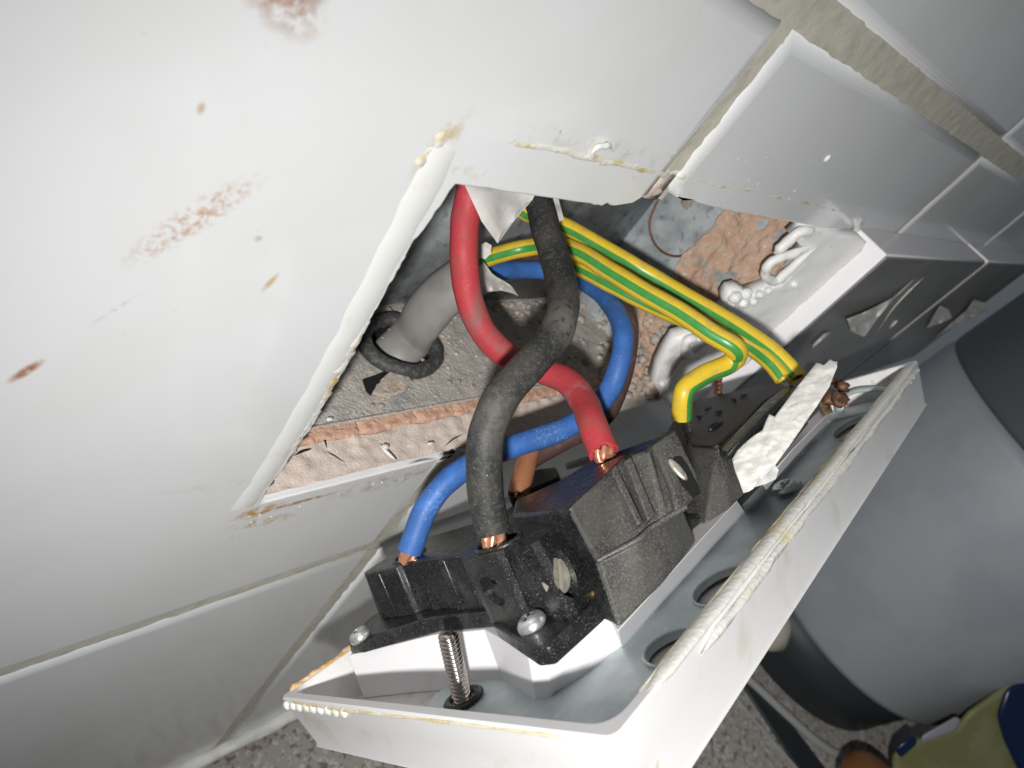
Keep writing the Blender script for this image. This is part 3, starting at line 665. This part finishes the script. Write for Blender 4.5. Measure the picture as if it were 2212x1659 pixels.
# galvanised strap on the floor of the plate
SZ = -6.8
def circ(x, y, r, n=20, sx=1): return [(x + sx * r * math.cos(2 * math.pi * k / n), y + r * math.sin(2 * math.pi * k / n)) for k in range(n)]
strap = [(44, 7.5)] + [(37 - 6.2 * math.sin(a), 14 - 6.4 * math.cos(a)) for a in [k * math.pi / 8 for k in range(1, 8)]] + [(44, 21), (52, 26), (57, 34), (57, 143), (83, 143), (83, 5), (70, 3.6), (55, 4.2)]
def strf(x, y):
    z = SZ - .35 * (1 if y < 24 else 0) + .12 * fb(x, y, 0, .08)
    return L2W((x, y, z)), NORM
slab('strap', strap, strf, 1.1, M_strap, sw, holes=[circ(38.2, 14.2, 2.6), circ(74.5, 45, 6.4, sx=.85), circ(74.5, 27.5, 4.8), circ(75.5, 121, 9, sx=.7), circ(76, 95, 1.2)], step=3)
for (x, y, r, sx) in [(74.5, 45, 6.5, .85), (74.5, 27.5, 4.9, 1), (75.5, 121, 9.1, .7)]:
    tube('strap_burr', [L2W((p[0], p[1], SZ + .15)) for p in circ(x, y, r, 30, sx)], .28, M_strap, sw, n=6, closed=True)
# rolled tab near the far end
tp = [L2W(q) for q in [(66, 136, -6), (67, 137, -3.5), (70, 138, -2), (74, 138.5, -2.4), (78, 139, -4), (80, 139, -6.5)]]
tube('rolled_tab', crom(tp, 8), 1.7, M_strap, sw, n=12, flat=.35, ref=NORM)
box('spacer', 57.5, 83, 131, 133, -8.4, -6.2, M_strap, sw, fn=L2W, bevel=.4)

# white housing
def P2(*a): return [tuple(LP_(u, v, z)) for (u, v, z) in a]
def xy(l, z): return [(x, y, z) for x, y in l]
_q = P2((1344, 1400, -6.9), (1420, 1316.5, -6.9), (1510, 1217.5, -6.9), (1611, 1106, -6.9))
_p = P2((1334, 1364, 1), (1420, 1269.5, 1), (1510, 1171, 1), (1593, 1081, 1))
lo_ = [(x, y, -8.55) for x, y in [(5.5, 12.8), (20, 15.6), (43.8, 19.0), (44.5, 18.6), (55.4, 14.8), (57.8, 15.6), (59.8, 18.5)]] + [(_q[0][0] - .4, _q[0][1] + .2, -6.9)] + [tuple(q) for q in _q] + [(52, 60, -8.55), (6, 60, -8.55)]
hi_ = xy([(7.5, 12.7), (29, 19.4), (42.6, 20.6), (43.6, 20.2), (60.6, 13.3), (63.6, 14.2), (64.4, 22.0), (65.3, 26.7)], 1.0) + [tuple(q) for q in _p] + xy([(60, 60), (7, 60)], 1.0)
prism('white_housing', lo_, hi_, M_white, sw, bevel=.7, seg=3)
prism('side_ledge', P2((1655, 1060, -5), (1720, 985, -5), (1795, 905, -5), (1780, 890, -5), (1640, 1030, -5)), P2((1648, 1046, -1), (1712, 972, -1), (1790, 893, -1), (1776, 880, -1), (1630, 1020, -1)), M_white, sw, bevel=.3)
prism('inner_body', xy([(40, 60), (58, 60), (60, 70), (60, 98), (46, 98), (36, 90)], -8.4), xy([(40, 60), (60, 60), (66, 70), (68, 96), (46, 98), (36, 90)], 1.3), M_black, sw, bevel=.4)
prism('recess_filler', xy([(50, 44), (68, 47), (69, 54), (60, 60), (46, 60)], 1.02), xy([(50, 44), (68, 47), (69, 54), (60, 60), (46, 60)], 2.6), M_black, sw, bevel=.3)  # black filler added to make the recess between the blocks dark
# lower left portion in shade is the same moulding; black flanges and blocks on top
prism('terminal_flange', xy([(7.7, 13.2), (12.8, 13.4), (29.5, 20.2), (49, 21.2), (49, 34), (6, 34), (3.6, 22)], 1.05), xy([(8.5, 13.6), (12.6, 13.2), (29, 20.3), (46, 21), (46, 34), (5.5, 34), (3.5, 21.8)], 4.0), M_black, sw, bevel=.4)
# left block, with its grooves
C_top = [(9.6, 21.8), (11.5, 21.0), (21.8, 21.9), (22.4, 23.2), (26.0, 23.4), (26.6, 22.9), (30.2, 23.4), (42.2, 22.2), (45, 24), (44.5, 34), (30, 40), (8.6, 36), (8.2, 30)]
C_lo = [(x - .3, y - .2) for x, y in C_top]
cb = prism('terminal_block', xy(C_lo, 3.9), xy(C_top, 14), M_black, sw, bevel=0)
hc = LP_(870, 1212, 14)
cut(cb, [cyl(L2W((hc.x - .6, hc.y + 2.2, 13)), NORM, 2.4, 7, rx=3.4, hint=PM @ Vector((1, 0.5, 0)))])
bvm = cb.modifiers.new('bevel', 'BEVEL'); bvm.width = .35 * S; bvm.segments = 2; bvm.limit_method = 'ANGLE'
for y0_ in (21.2,):
    prism('rib', xy([(14.5, 21.15), (16.0, 21.15), (16.0, 22.6), (14.5, 22.6)], 4.0), xy([(14.8, 21.05), (16.3, 21.1), (16.3, 22.6), (14.8, 22.6)], 13.6), M_black, sw, bevel=.25)
prism('rib', xy([(35.5, 21.8), (37.2, 21.9), (37.2, 23), (35.5, 23)], 4.0), xy([(35.8, 22.1), (37.5, 22.1), (37.5, 23.2), (35.8, 23.2)], 13.7), M_black, sw, bevel=.25)
tube('hole_rim', [L2W((hc.x - .6 + 3.9 * math.cos(a), hc.y + 2.2 + 2.9 * math.sin(a), 14.0)) for a in [k * math.pi / 14 for k in range(28)]], .42, M_black, sw, n=8, closed=True)
prism('block_shoulder', xy([(7.2, 22.2), (14, 22.0), (14, 34), (6.4, 34)], 4.0), xy([(6.9, 23.0), (14, 22.4), (14, 34), (6.2, 34)], 11.8), M_black, sw, bevel=.4)
prism('rear_body', xy([(8, 33), (44, 33), (60, 33), (61, 60), (44, 72), (10, 72)], 1.05), xy([(10, 34), (40, 35), (50, 35), (50, 60), (40, 68), (14, 66)], 9.5), M_blackg, sw, bevel=.6)
e0 = P2((1098, 1075, 12), (1207, 1030, 12), (1200, 1008, 12), (1165, 1012, 12), (1105, 1038, 12))
prism('rear_terminal', [(x, y, 3) for x, y, z in e0], e0, M_blackg, sw, bevel=.5)
# front block A with its lug
prism('terminal_flange', xy([(50.3, 17.3), (65.8, 10.4), (68.6, 10.9), (69.4, 22), (66.6, 27.2), (50, 28)], 1.05), xy([(50.1, 17.1), (66.1, 10.1), (68.9, 10.7), (69.0, 21), (66.2, 26.8), (50, 28)], 4.0), M_black, sw, bevel=.5)
A_pl = [(49.8, 17.2), (51.5, 15.8), (61.2, 15.1), (61.9, 16.0), (61.7, 18.0), (64.2, 18.1), (64.8, 16.4), (67.5, 16.5), (68.1, 17.6), (66.7, 25.0), (65.2, 27.4), (62.5, 28.6), (50.5, 29.5), (47.6, 24)]
A_lo = [(49.9, 17.5), (51.5, 17.2), (60.0, 15.8), (61.0, 16.4), (61.0, 18.4), (63.6, 18.6), (64.2, 17.4), (67.0, 17.5), (68.0, 18.8), (66.5, 26.0), (65.2, 27.6), (62.5, 28.8), (50.5, 29.5), (49.0, 24)]
ab = prism('terminal_block', xy(A_lo, 3.9), xy(A_pl, 16), M_black, sw, bevel=0)
ha = LP_(1070, 1176, 16)
def face_pt(u, v, a, b, c):                   # ray against a plane through three local points
    A, B, C = Vector(a), Vector(b), Vector(c); nrm = (B - A).cross(C - A); o_ = W2L(CAM); d = PM.transposed() @ ray(u, v)
    return o_ + d * (nrm.dot(A - o_) / nrm.dot(d)), nrm.normalized()
fa, na = face_pt(1222, 1240, (68, 18, 16), (68, 19, 4), (66.6, 26, 10))
if na.x < 0: na = -na
def slot(c, nrm, ry, rz, depth, nseg=20):
    B = basis(PM @ nrm, NORM); vs, fs = lathe([(1, -depth), (1, 3)], nseg)
    return [L2W(c) + B @ Vector((v.x * rz, v.y * ry, v.z)) for v in vs], fs
tube('hole_rim', [L2W((ha.x + .3 + 4.1 * math.cos(a), ha.y + .5 + 3.2 * math.sin(a), 16.0)) for a in [k * math.pi / 14 for k in range(28)]], .45, M_black, sw, n=8, closed=True)
fr, nr_ = face_pt(*[740.6 + .19841 * 1610, 1042.4 + .19841 * 1200], (51.5, 15.8, 16), (61.2, 15.1, 16), (60, 15.8, 3.9))
if nr_.y > 0: nr_ = -nr_
cut(ab, [cyl(L2W((ha.x + .3, ha.y + .5, 15)), NORM, 2.7, 9, rx=3.6, hint=PM @ Vector((1, .45, 0))), slot(fa, na, 2.3, 3.6, 3.0), slot(fr, nr_, 2.6, 2.6, 1.3)])
bvm = ab.modifiers.new('bevel', 'BEVEL'); bvm.width = .4 * S; bvm.segments = 2; bvm.limit_method = 'ANGLE'
def slotted(c, nrm, r, rot, m=M_tscrew, slotm=M_brass):
    B = basis(PM @ nrm, PM @ Vector((0, math.cos(rot), math.sin(rot))))
    vs, fs = lathe([(r, -1.6), (r, -.15), (r * .93, 0)], 24); vs = [L2W(c) + B @ v for v in vs]
    o = mesh('terminal_screw', vs, fs, m, sw, True); 
    cv = [L2W(c) + B @ Vector(q) for q in [(-3 * r, -.42, -.9), (3 * r, -.42, -.9), (3 * r, .42, -.9), (-3 * r, .42, -.9), (-3 * r, -.42, 2), (3 * r, -.42, 2), (3 * r, .42, 2), (-3 * r, .42, 2)]]
    cf = [(3, 2, 1, 0), (4, 5, 6, 7), (0, 1, 5, 4), (1, 2, 6, 5), (2, 3, 7, 6), (3, 0, 4, 7)]
    cut(o, [(cv, cf)])
    mesh('screw_slot', [L2W(c) + B @ Vector(q) for q in [(-r * .98, -.4, -.8), (r * .98, -.4, -.8), (r * .98, .4, -.8), (-r * .98, .4, -.8)]], [(0, 1, 2, 3)], slotm, sw)
slotted(fa - na * 1.0, na, 2.6, .9)
# brass bar showing between lug and middle block
prism('brass_bar', xy([(66.2, 23.5), (69.6, 24.5), (69.0, 28.5), (66, 27.5)], 1.1), xy([(66.2, 23.5), (69.6, 24.5), (69.0, 28.5), (66, 27.5)], 4.6), M_brass, sw, bevel=.3)

# middle block B: sloping sparkly face, lower skirt, terminal column
def LQ(*a): return P2(*a)
bt = P2((1228, 1100, 19.3), (1330, 1006, 19.3), (1352, 986, 19.3), (1402, 973, 19.3), (1406, 960, 19.3), (1452, 937, 19.3)) 
bt_back = P2((1404, 950, 18.5), (1345, 972, 18.5), (1272, 1000, 18.0), (1211, 1036, 17.4), (1112, 1080, 16.6), (1104, 1114, 16.2))
bm_ = P2((1288, 1214, 8.6), (1372, 1170, 9.1), (1408, 1140, 9.6), (1436, 1122, 10.0), (1452, 1112, 10.0), (1478, 1098, 10.0))
bl = P2((1337, 1358, 1.05), (1400, 1296, 1.05), (1430, 1266, 1.05), (1458, 1232, 1.05), (1480, 1205, 1.05), (1506, 1168, 1.05))
def layer(name, A, Bp, m, **kw): return prism(name, A, Bp, m, sw, **kw)
backs = lambda z, s: [(min(x, 60), min(y, 62), z) for x, y, _ in bt_back]
vsB = bt + bt_back; vsM = bm_ + backs(6.5, 0); vsL = bl + backs(1.05, 0)
allv = [L2W(p) for p in vsL + vsM + vsB]; nB = len(vsB)
fsB = [tuple(range(nB))[::-1]] + [(j * nB + i, j * nB + (i + 1) % nB, (j + 1) * nB + (i + 1) % nB, (j + 1) * nB + i) for j in range(2) for i in range(nB)] + [tuple(range(2 * nB, 3 * nB))]
miB = [1] + [0 if i < 5 else 1 for j in range(2) for i in range(nB)] + [1]
mb = mesh('middle_block', allv, fsB, [M_blacks, M_black], sw, True, mi=miB, bevel=.7, seg=3)
# raised rib and framed panel on the sloping face
def onface(u, v, lift=0.0):
    p, nr = face_pt(u, v, bt[1], bt[4], bm_[3])
    if nr.dot(W2L(CAM) - p) < 0: nr = -nr
    return p + nr * lift
def plate_on(name, pxs, lift, th, m, bev=.3):
    top = [tuple(onface(u, v, lift)) for u, v in pxs]; bot = [tuple(onface(u, v, lift - th)) for u, v in pxs]
    return prism(name, bot, top, m, sw, bevel=bev)
plate_on('rib', [e for e in [(1345, 1000), (1360, 992), (1412, 1118), (1396, 1130)]], .9, 2.2, M_blacks)
plate_on('rib', [(1317, 1018), (1329, 1006), (1388, 1132), (1376, 1138)], .55, 2.0, M_blacks)
plate_on('column', [(1402, 972), (1450, 936), (1464, 962), (1476, 990), (1496, 1030), (1504, 1068), (1478, 1100), (1452, 1112), (1440, 1060)], 1.5, 3.6, M_blacks, .5)
plate_on('slot_shade', [(1443, 1006), (1450, 997), (1464, 998), (1478, 1018), (1500, 1062), (1504, 1078), (1488, 1086), (1464, 1060), (1450, 1032)], 1.62, .3, M_dark, .05)  # thin near-black plate on the column, painted shade instead of a cut slot
v_, f_ = blob((0, 0, 0), 1.5, 5, 2, .1, (1, 1, .3)); q0 = onface(1453, 1028, 1.9); B_ = basis(PM @ Vector((.9, -.2, .5)))
mesh('terminal_screw', [L2W(q0) + B_ @ Vector((q.x * .55, q.y * 1.5, q.z)) for q in v_], f_, M_tscrew, sw)
# ridge between the two slopes
tube('ridge', crom([L2W(Vector(p) + Vector((.4, 0, .2))) for p in [bm_[0], bm_[1], bm_[2], bm_[5]]], 6), .45, M_blacks, sw, n=10)
# the pocket between left slope and block A is dark gloss: top deck
prism('top_deck', P2((1110, 1112, 12), (1215, 1106, 12), (1262, 1070, 12), (1345, 985, 12), (1400, 950, 12), (1300, 965, 12), (1270, 1000, 12), (1150, 1068, 12)) and xy([(40, 29), (60, 30), (60, 62), (40, 66)], 9), xy([(40, 29.5), (56, 30.5), (56, 62), (40, 66)], 14.5), M_black, sw, bevel=.6)
prism('clamp', P2((1225, 1015, 8), (1285, 1000, 8), (1300, 985, 8), (1228, 998, 8)), P2((1222, 1010, 13), (1272, 992, 13), (1270, 985, 13), (1222, 1000, 13)), M_black, sw, bevel=.3)

# far block D
dt = P2((1545, 968, 10.6), (1565, 960, 10.6), (1612, 914, 10.6), (1656, 868, 10.6), (1712, 832, 10.6), (1700, 824, 10.6), (1650, 832, 10.6), (1520, 862, 10.6), (1478, 880, 10.6), (1456, 905, 10.6), (1490, 942, 10.6), (1500, 965, 10.6))
dl = P2((1506, 1150, 1.05), (1535, 1140, 1.05), (1600, 1086, 1.05), (1660, 1010, 1.05), (1730, 950, 1.05)) 
d_lo = [(70.5, 52.5, 1.05), (72.5, 58, 1.05), (73.2, 70, 1.05), (72.8, 88, 1.05), (71.5, 104, 1.05), (66, 108, 1.05), (60, 106, 1.05), (46, 102, 1.05), (36, 92, 1.05), (36, 80, 1.05), (50, 66, 1.05), (60, 54, 1.05)]
prism('far_block', d_lo, dt, [M_blacks], sw, bevel=.5)
prism('far_deck', [(x * .985 + .6, y * .985 + 1, 10.5) for x, y, z in dt], [(x * .965 + 1.6, y * .965 + 2.6, 11.1) for x, y, z in dt], M_blackg, sw, bevel=.3)
prism('far_edge_bead', P2((1552, 985, 9), (1590, 940, 9), (1660, 872, 9), (1712, 832, 9), (1722, 845, 9), (1668, 900, 9), (1605, 965, 9), (1568, 1000, 9)), P2((1556, 972, 13), (1590, 935, 13), (1652, 870, 13), (1706, 828, 13), (1716, 836, 13), (1664, 886, 13), (1602, 948, 13), (1568, 985, 13)), M_black, sw, bevel=.6)
a, b = LW(1480, 918, 12), LW(1493, 962, 9)
tube('pin', [a, a + (b - a) * .5, b], 1.15, M_black, sw, n=14)
for (u, v, r, sq) in [(1545, 920, 2.4, .35), (1510, 902, 1.0, .8), (1552, 892, 1.2, .6), (1585, 866, 1.0, .8), (1528, 884, 1.3, .4), (1605, 855, 1.5, .35)]:
    v_, f_ = blob((0, 0, 0), r, u, 2, .12, (.45, 1.3, sq)); B_ = PM
    mesh('moulding_bump', [LW(u, v, 11.2) + B_ @ q for q in v_], f_, M_blackg, sw)
# old copper in the far terminal, stub and torn clamp
v_, f_ = join([blob(LW(1548 + i * 3, 820 + j * 9, 14 - j * 1.0), .8, i * 3 + j, 2, .5) for i in range(3) for j in range(4)])
mesh('copper_stub', v_, f_, M_oldcu, sw)
v_, f_ = join([blob(LW(1795 + random.uniform(-22, 28), 845 + random.uniform(-22, 22), 1 + random.uniform(-1, 2)), random.uniform(.9, 1.9), i, 2, .5) for i in range(16)])
mesh('corroded_clamp', v_, f_, M_oldcu, sw)
for i in range(6):
    a = LW(1780 + i * 7, 835 + i * 5, 2.5); b = LW(1795 + i * 7, 862 + i * 3, 2.8)
    tube('copper_strand', [a, (a + b) / 2 + NORM * .6, b], .4, M_oldcu, sw, n=6)
a = LP_(1740, 885, 2)
prism('brass_bar', P2((1765, 850, -1), (1790, 862, -1), (1800, 890, -1), (1775, 900, -1)), P2((1762, 858, 1), (1788, 868, 1), (1798, 888, 1), (1778, 896, 1)), M_brass, sw, bevel=.3)

# screws
def panhead(c, ax, r, h=1.9, rot=0, m=M_screw):
    B = basis(ax, PM @ Vector((math.cos(rot), math.sin(rot), 0)))
    prof = [(r * .86, -.2), (r, .25), (r, .6), (r * .93, 1.15), (r * .74, 1.6), (r * .45, h - .05), (.12, h)]
    vs, fs = lathe(prof, 28); o = mesh('pan_head_screw', [c + B @ v for v in vs], fs, m, sw, True)
    k = .36; a_ = r * .55
    cs = []
    for (x, y) in ((a_, k), (k, a_)):
        cs.append(([c + B @ Vector(q) for q in [(-x, -y, .7), (x, -y, .7), (x, y, .7), (-x, y, .7), (-x, -y, 4), (x, -y, 4), (x, y, 4), (-x, y, 4)]], [(3, 2, 1, 0), (4, 5, 6, 7), (0, 1, 5, 4), (1, 2, 6, 5), (2, 3, 7, 6), (3, 0, 4, 7)]))
    cut(o, cs)
sN = (NORM + PM @ Vector((-.1, -.15, 0))).normalized()
panhead(LW(1153, 1352, 4.1), sN, 2.35, rot=.4)
panhead(LW(781, 1378, 4.1), sN, 2.2, rot=.8)
panhead(LW(1698, 1058, -5.6), NORM, 2.5, rot=.2)
v_, f_ = join([cyl(LW(1700, 1052, -6.2), NORM, 3.1, 1.0)]); mesh('washer', v_, f_, M_strap, sw, smooth='ang')
# the long fixing screw standing through the strap
b0 = LW(1001, 1520, -8.0); b1 = LW(966, 1366, 5.2)
ax = (b1 - b0); Ls = ax.length; B = basis(ax); vs = []; fs = []; n = 28; pitch = .78; m_ = int(Ls / pitch * 8)
for i in range(m_ + 1):
    z = Ls * i / m_
    for k in range(n):
        ph = (z / pitch - k / n) % 1; tri = abs(ph - .5) * 2; r = 1.68 - .42 * (1 - tri)
        if z > Ls - .7: r = min(r, 1.68 - (z - Ls + .7) * .9)
        a_ = 2 * math.pi * k / n; vs.append(b0 + B @ Vector((r * math.cos(a_), r * math.sin(a_), z)))
for i in range(m_):
    for k in range(n): fs.append((i * n + k, i * n + (k + 1) % n, (i + 1) * n + (k + 1) % n, (i + 1) * n + k))
fs.append(tuple(m_ * n + k for k in range(n)))
ts = thing('fixing_screw', 'long threaded steel fixing screw standing upright in its washer on the plate', 'screw', b0)
mesh('thread', vs, fs, M_thread, ts, True)
rg = [LW(1001, 1508, -6.6) + PM @ Vector((3.0 * math.cos(a), 2.7 * math.sin(a), 0)) for a in [k * math.pi / 16 for k in range(32)]]
tube('rubber_washer', rg, .75, M_blackg, ts, n=10, closed=True, flat=.6, ref=NORM)

# the strip of dried sealant leaning on the far block
fl = [(780, 1270), (830, 1180), (920, 1090), (1030, 1000), (1110, 950), (1150, 850), (1185, 775), (1245, 805), (1330, 690), (1480, 490), (1600, 340), (1700, 215), (1745, 225), (1780, 245), (1850, 175), (1880, 200), (1930, 205), (1925, 270), (1890, 350), (1840, 480), (1700, 700), (1560, 900), (1400, 1130), (1250, 1330), (1100, 1480), (1010, 1590), (960, 1620), (905, 1635), (870, 1540), (820, 1420)]
flp = [(1426.4 + .19841 * x, 740.6 + .19841 * y) for x, y in fl]
def fz(u, v):                                  # height above the plate: rises towards the tips
    t = ((u - 1590) * .57 - (v - 1060) * .82) / 260; s = ((u - 1590) * .82 + (v - 1060) * .57) / 60
    return 6.5 + 9.0 * t - 3.0 * s
def flf(u, v):
    p = LW(u, v, fz(u, v)); return p + toCam(p) * .45 * fb(p.x, p.y, p.z, .45, 4), toCam(p)
o = slab('sealant_strip', flp, flf, 1.7, M_flake, None, step=5, base=LW(1600, 1060, 3), dome=.25)
setp(o, 'thick off white strip of torn dried sealant leaning on the far black block', 'sealant strip')
# rolled lip of the strip (ear) near its foot
ear = [(1607, 1065), (1616, 1048), (1640, 1030), (1672, 1000), (1682, 1015), (1676, 1035), (1655, 1045), (1628, 1053)]
scrap('sealant_curl', 'small smooth white curl of sealant at the foot of the torn strip', ear, [128, 127, 128, 130, 131, 130, 129, 128], .8, M_sealw, step=8, cat='sealant')
v_, f_ = join([blob(LW(1392 + 2, 1128, 7.6), .55, 1, 2, .4), blob(LW(1383, 1126, 7.6), .35, 2, 2, .4)])
setp(mesh('plaster_crumb', v_, f_, M_seal, None, True, base=v_[0]), 'tiny white plaster crumb lying on the sparkly black block', 'crumb')

# ------------------------------------------------------------------ NEIGHBOURING PLATES ON THE WALL
def wall_plate(x0, x1, label, side=True):
    t = thing('wall_plate', label, 'wall plate', ((x0 + x1) / 2, 0, -115), 'grey plates in a row on the tiles')
    D_ = 12.2; zt, zb = -35.2, -119
    if x0 > 300: zt = -35
    prism('side_frame', [(x0, -.02, zb), (x1, -.02, zb), (x1, -.02, zt), (x0, -.02, zt)], [(x0, -D_ + .6, zb), (x1, -D_ + .6, zb), (x1, -D_ + .6, zt), (x0, -D_ + .6, zt)], M_white, t, fn=Vector, bevel=.5)
    prism('front_panel', [(x0 + .5, -D_ + .5, zb + .5), (x1 - .5, -D_ + .5, zb + .5), (x1 - .5, -D_ + .5, zt - .5), (x0 + .5, -D_ + .5, zt - .5)],
          [(x0 + .7, -D_, zb + .7), (x1 - .7, -D_, zb + .7), (x1 - .7, -D_, zt - .7), (x0 + .7, -D_, zt - .7)], M_grplate, t, fn=Vector, bevel=.3)
    return t
wall_plate(208.5, 355.5, 'dark grey wall plate with white sides right beside the open hole')
wall_plate(361.5, 506, 'second grey wall plate, farther right along the tiles')
def front_scrap(name, label, pxs, Ys, m=M_scrap, step=None, th=.5, cat='flake', group='curled flakes on the grey plate'):
    ds = [WY(u, v, y) for (u, v), y in zip(pxs, Ys)]
    dd = [(p - CAM).dot(FWD) for p in ds]
    return scrap(name, label, pxs, dd, th, m, cat, step=9, amp=.3, group=group)
def z2(x, y): return ((3200 + .37613 * x) * .54861, (800 + .37613 * y) * .54861)
front_scrap('peeled_flake', 'largest peeled flake curling off the dark plate beside the hole, grubby underside showing', [z2(*p) for p in [(355, 1210), (560, 1130), (830, 990), (1050, 800), (1065, 800), (850, 1010), (700, 1180), (620, 1290), (545, 1395), (520, 1395), (405, 1345)]], [-16, -15, -13.5, -12.6, -12.6, -13, -14, -15, -17, -17, -17])
front_scrap('peeled_flake', 'small fan shaped flake near the right edge of the dark plate', [z2(*p) for p in [(1190, 1310), (1250, 1200), (1330, 1070), (1420, 1110), (1460, 1200), (1330, 1260)]], [-13, -13.5, -15, -16, -16, -14.5])
front_scrap('peeled_flake', 'farthest flake, long and narrow, over the seam of the two plates', [z2(*p) for p in [(1270, 1415), (1450, 1250), (1600, 1130), (1690, 1005), (1790, 1040), (1835, 1120), (1650, 1200), (1500, 1270), (1350, 1370)]], [-13, -13, -14, -16, -17, -17, -15, -14, -13])
front_scrap('peeled_flake', 'short pale strip stuck low on the dark plate', [z2(*p) for p in [(0, 1480), (120, 1360), (195, 1350), (100, 1430), (0, 1520)]], [-13] * 5)
for i, pts in enumerate([[(1160, 780), (1000, 930), (820, 1130), (660, 1380)], [(890, 1225), (850, 1262), (800, 1312)]]):
    pw = [WY(*z2(*p), -12.7) for p in pts]
    setp(tube('sealant_thread', crom(pw, 6), endr(.35 if i == 0 else .5, .3), M_scrap, None, base=pw[0], n=8), ['long thin curved thread of sealant on the dark plate', 'short stubby thread of sealant on the dark plate'][i], 'thread')

# ------------------------------------------------------------------ WORKTOP AND THINGS ON IT
WZT = -350.0
bm_pts = [Vector((-400, -900, WZT)), Vector((1600, -900, WZT)), Vector((1600, -.5, WZT)), Vector((-400, -.5, WZT))]
o = prism('worktop', [(p.x, p.y, WZT - 38) for p in bm_pts], [tuple(p) for p in bm_pts], M_worktop, None, fn=Vector, base=(0, -400, WZT - 38)); setp(o, 'pale speckled stone effect kitchen worktop below the wall', kind='structure')
smear('sealant_bead', [(-40, -1, WZT + 2), (100, -1, WZT + 2), (300, -1, WZT + 2), (500, -1, WZT + 2)], 3.2, M_seal, seed=21, per=30, flat=1)
# big grey appliance
ap = thing('grey_appliance', 'large grey cylindrical appliance on a dark base standing on the worktop', 'appliance', (576, -124, WZT))
def tolathe(prof, c, n=64):
    vs, fs = lathe(prof, n); return [Vector((c[0] + v.x, c[1] + v.y, v.z)) for v in vs], fs
v_, f_ = tolathe([(90, WZT), (95, WZT + 4), (97, WZT + 30), (100, WZT + 57)], (570, -122)); mesh('base', v_, f_, M_applb, ap)
v_, f_ = tolathe([(102, WZT + 57), (108, WZT + 59), (110, WZT + 64), (110, -112), (108, -104)], (576, -124)); mesh('body', v_, f_, M_applg, ap)
v_, f_ = tolathe([(108.5, -104), (109, -100), (107, -20), (95, 0)], (576, -124)); mesh('lid', v_, f_, mat('dark_lid', (.10, .115, .125), .45), ap)
def onw(u, v, dz=0): return WZ(u, v, WZT + dz)
pw = [onw(*p, 3) for p in [(1560, 1420), (1625, 1475), (1700, 1545), (1770, 1605), (1820, 1632), (1856, 1625), (1862, 1585), (1845, 1545), (1815, 1520), (1780, 1490)]]
setp(tube('white_cable', crom(pw, 8), 3.4, M_cablew, None, base=pw[0], n=12), 'grubby white cable looping across the worktop in front of the appliance', 'cable')
pw = [onw(*p, 1) for p in [(1570, 1478), (1600, 1520), (1660, 1590), (1730, 1670), (1800, 1760)]]
setp(tube('white_string', crom(pw, 8), .9, M_cablew, None, base=pw[0], n=8), 'thin pale string lying straight across the worktop', 'string')
pp = [onw(*p, 0) for p in [(1592, 1468), (1640, 1478), (1800, 1690), (1745, 1700)]]
pv = [Vector((p.x, p.y, WZT + .02)) for p in pp]; ph = [Vector((p.x, p.y, WZT + 2.5)) for p in pp]
setp(prism('dark_strip', [tuple(p) for p in pv], [tuple(p) for p in ph], M_applb, None, fn=Vector, base=pp[0], bevel=.8), 'flat dark strip lying beside the pale string on the worktop', 'strip')
v_, f_ = blob(AT(1655, 1355, 480), 17, 4, 3, .15); setp(mesh('beige_knob', v_, f_, M_beige, None, base=AT(1655, 1355, 480)), 'rounded beige lump half hidden behind the edge of the white plate', 'lump')
# packet at the lower right
def pouch(pxs, d, th, m, name, parent=None, label=None, cat=None):
    A = [AT(u, v, d) for u, v in pxs]; c = sum(A, Vector()) / len(A)
    cu = sum(u for u, v in pxs) / len(pxs); cv = sum(v for u, v in pxs) / len(pxs)
    Bk = [AT(cu + (u - cu) * .93, cv + (v - cv) * .93, d + th) for u, v in pxs]; n = len(A)
    vs = A + Bk; fs = [tuple(range(n)), tuple(range(n, 2 * n))[::-1]] + [(i, (i + 1) % n, n + (i + 1) % n, n + i) for i in range(n)]
    o = mesh(name, vs, fs, m, parent, True, base=c if parent is None else None, bevel=5, seg=3)
    if label: setp(o, label, cat)
    return o
pk = thing('sponge_pack', 'yellow green pack with navy blue print in the lower right corner', 'packet', AT(2080, 1640, 430))
pouch([(1925, 1625), (1965, 1600), (2060, 1572), (2090, 1535), (2170, 1478), (2420, 1400), (2450, 1900), (1930, 1900)], 430, 70, M_packy, 'pack_body', pk)
_lab = mat('dull_label', (.30, .30, .33), .5)
pouch([(2170, 1482), (2420, 1400), (2450, 1800), (2212, 1700), (2165, 1600), (2148, 1545)], 427, 10, M_packb, 'blue_print', pk)
pouch([(1930, 1618), (1972, 1586), (1985, 1604), (1945, 1640)], 426.5, 6, M_packb, 'blue_corner', pk)
pouch([(1988, 1590), (2068, 1545), (2080, 1560), (2062, 1582), (1990, 1608)], 426.5, 5, _lab, 'white_label', pk)
c0 = AT(1880, 1700, 415); v_, f_ = blob(c0, 20, 2, 3, .08, (1, 1, .8)); setp(mesh('orange_cap', v_, f_, M_orangep, None, base=c0), 'orange rounded cap beside the yellow pack', 'cap')
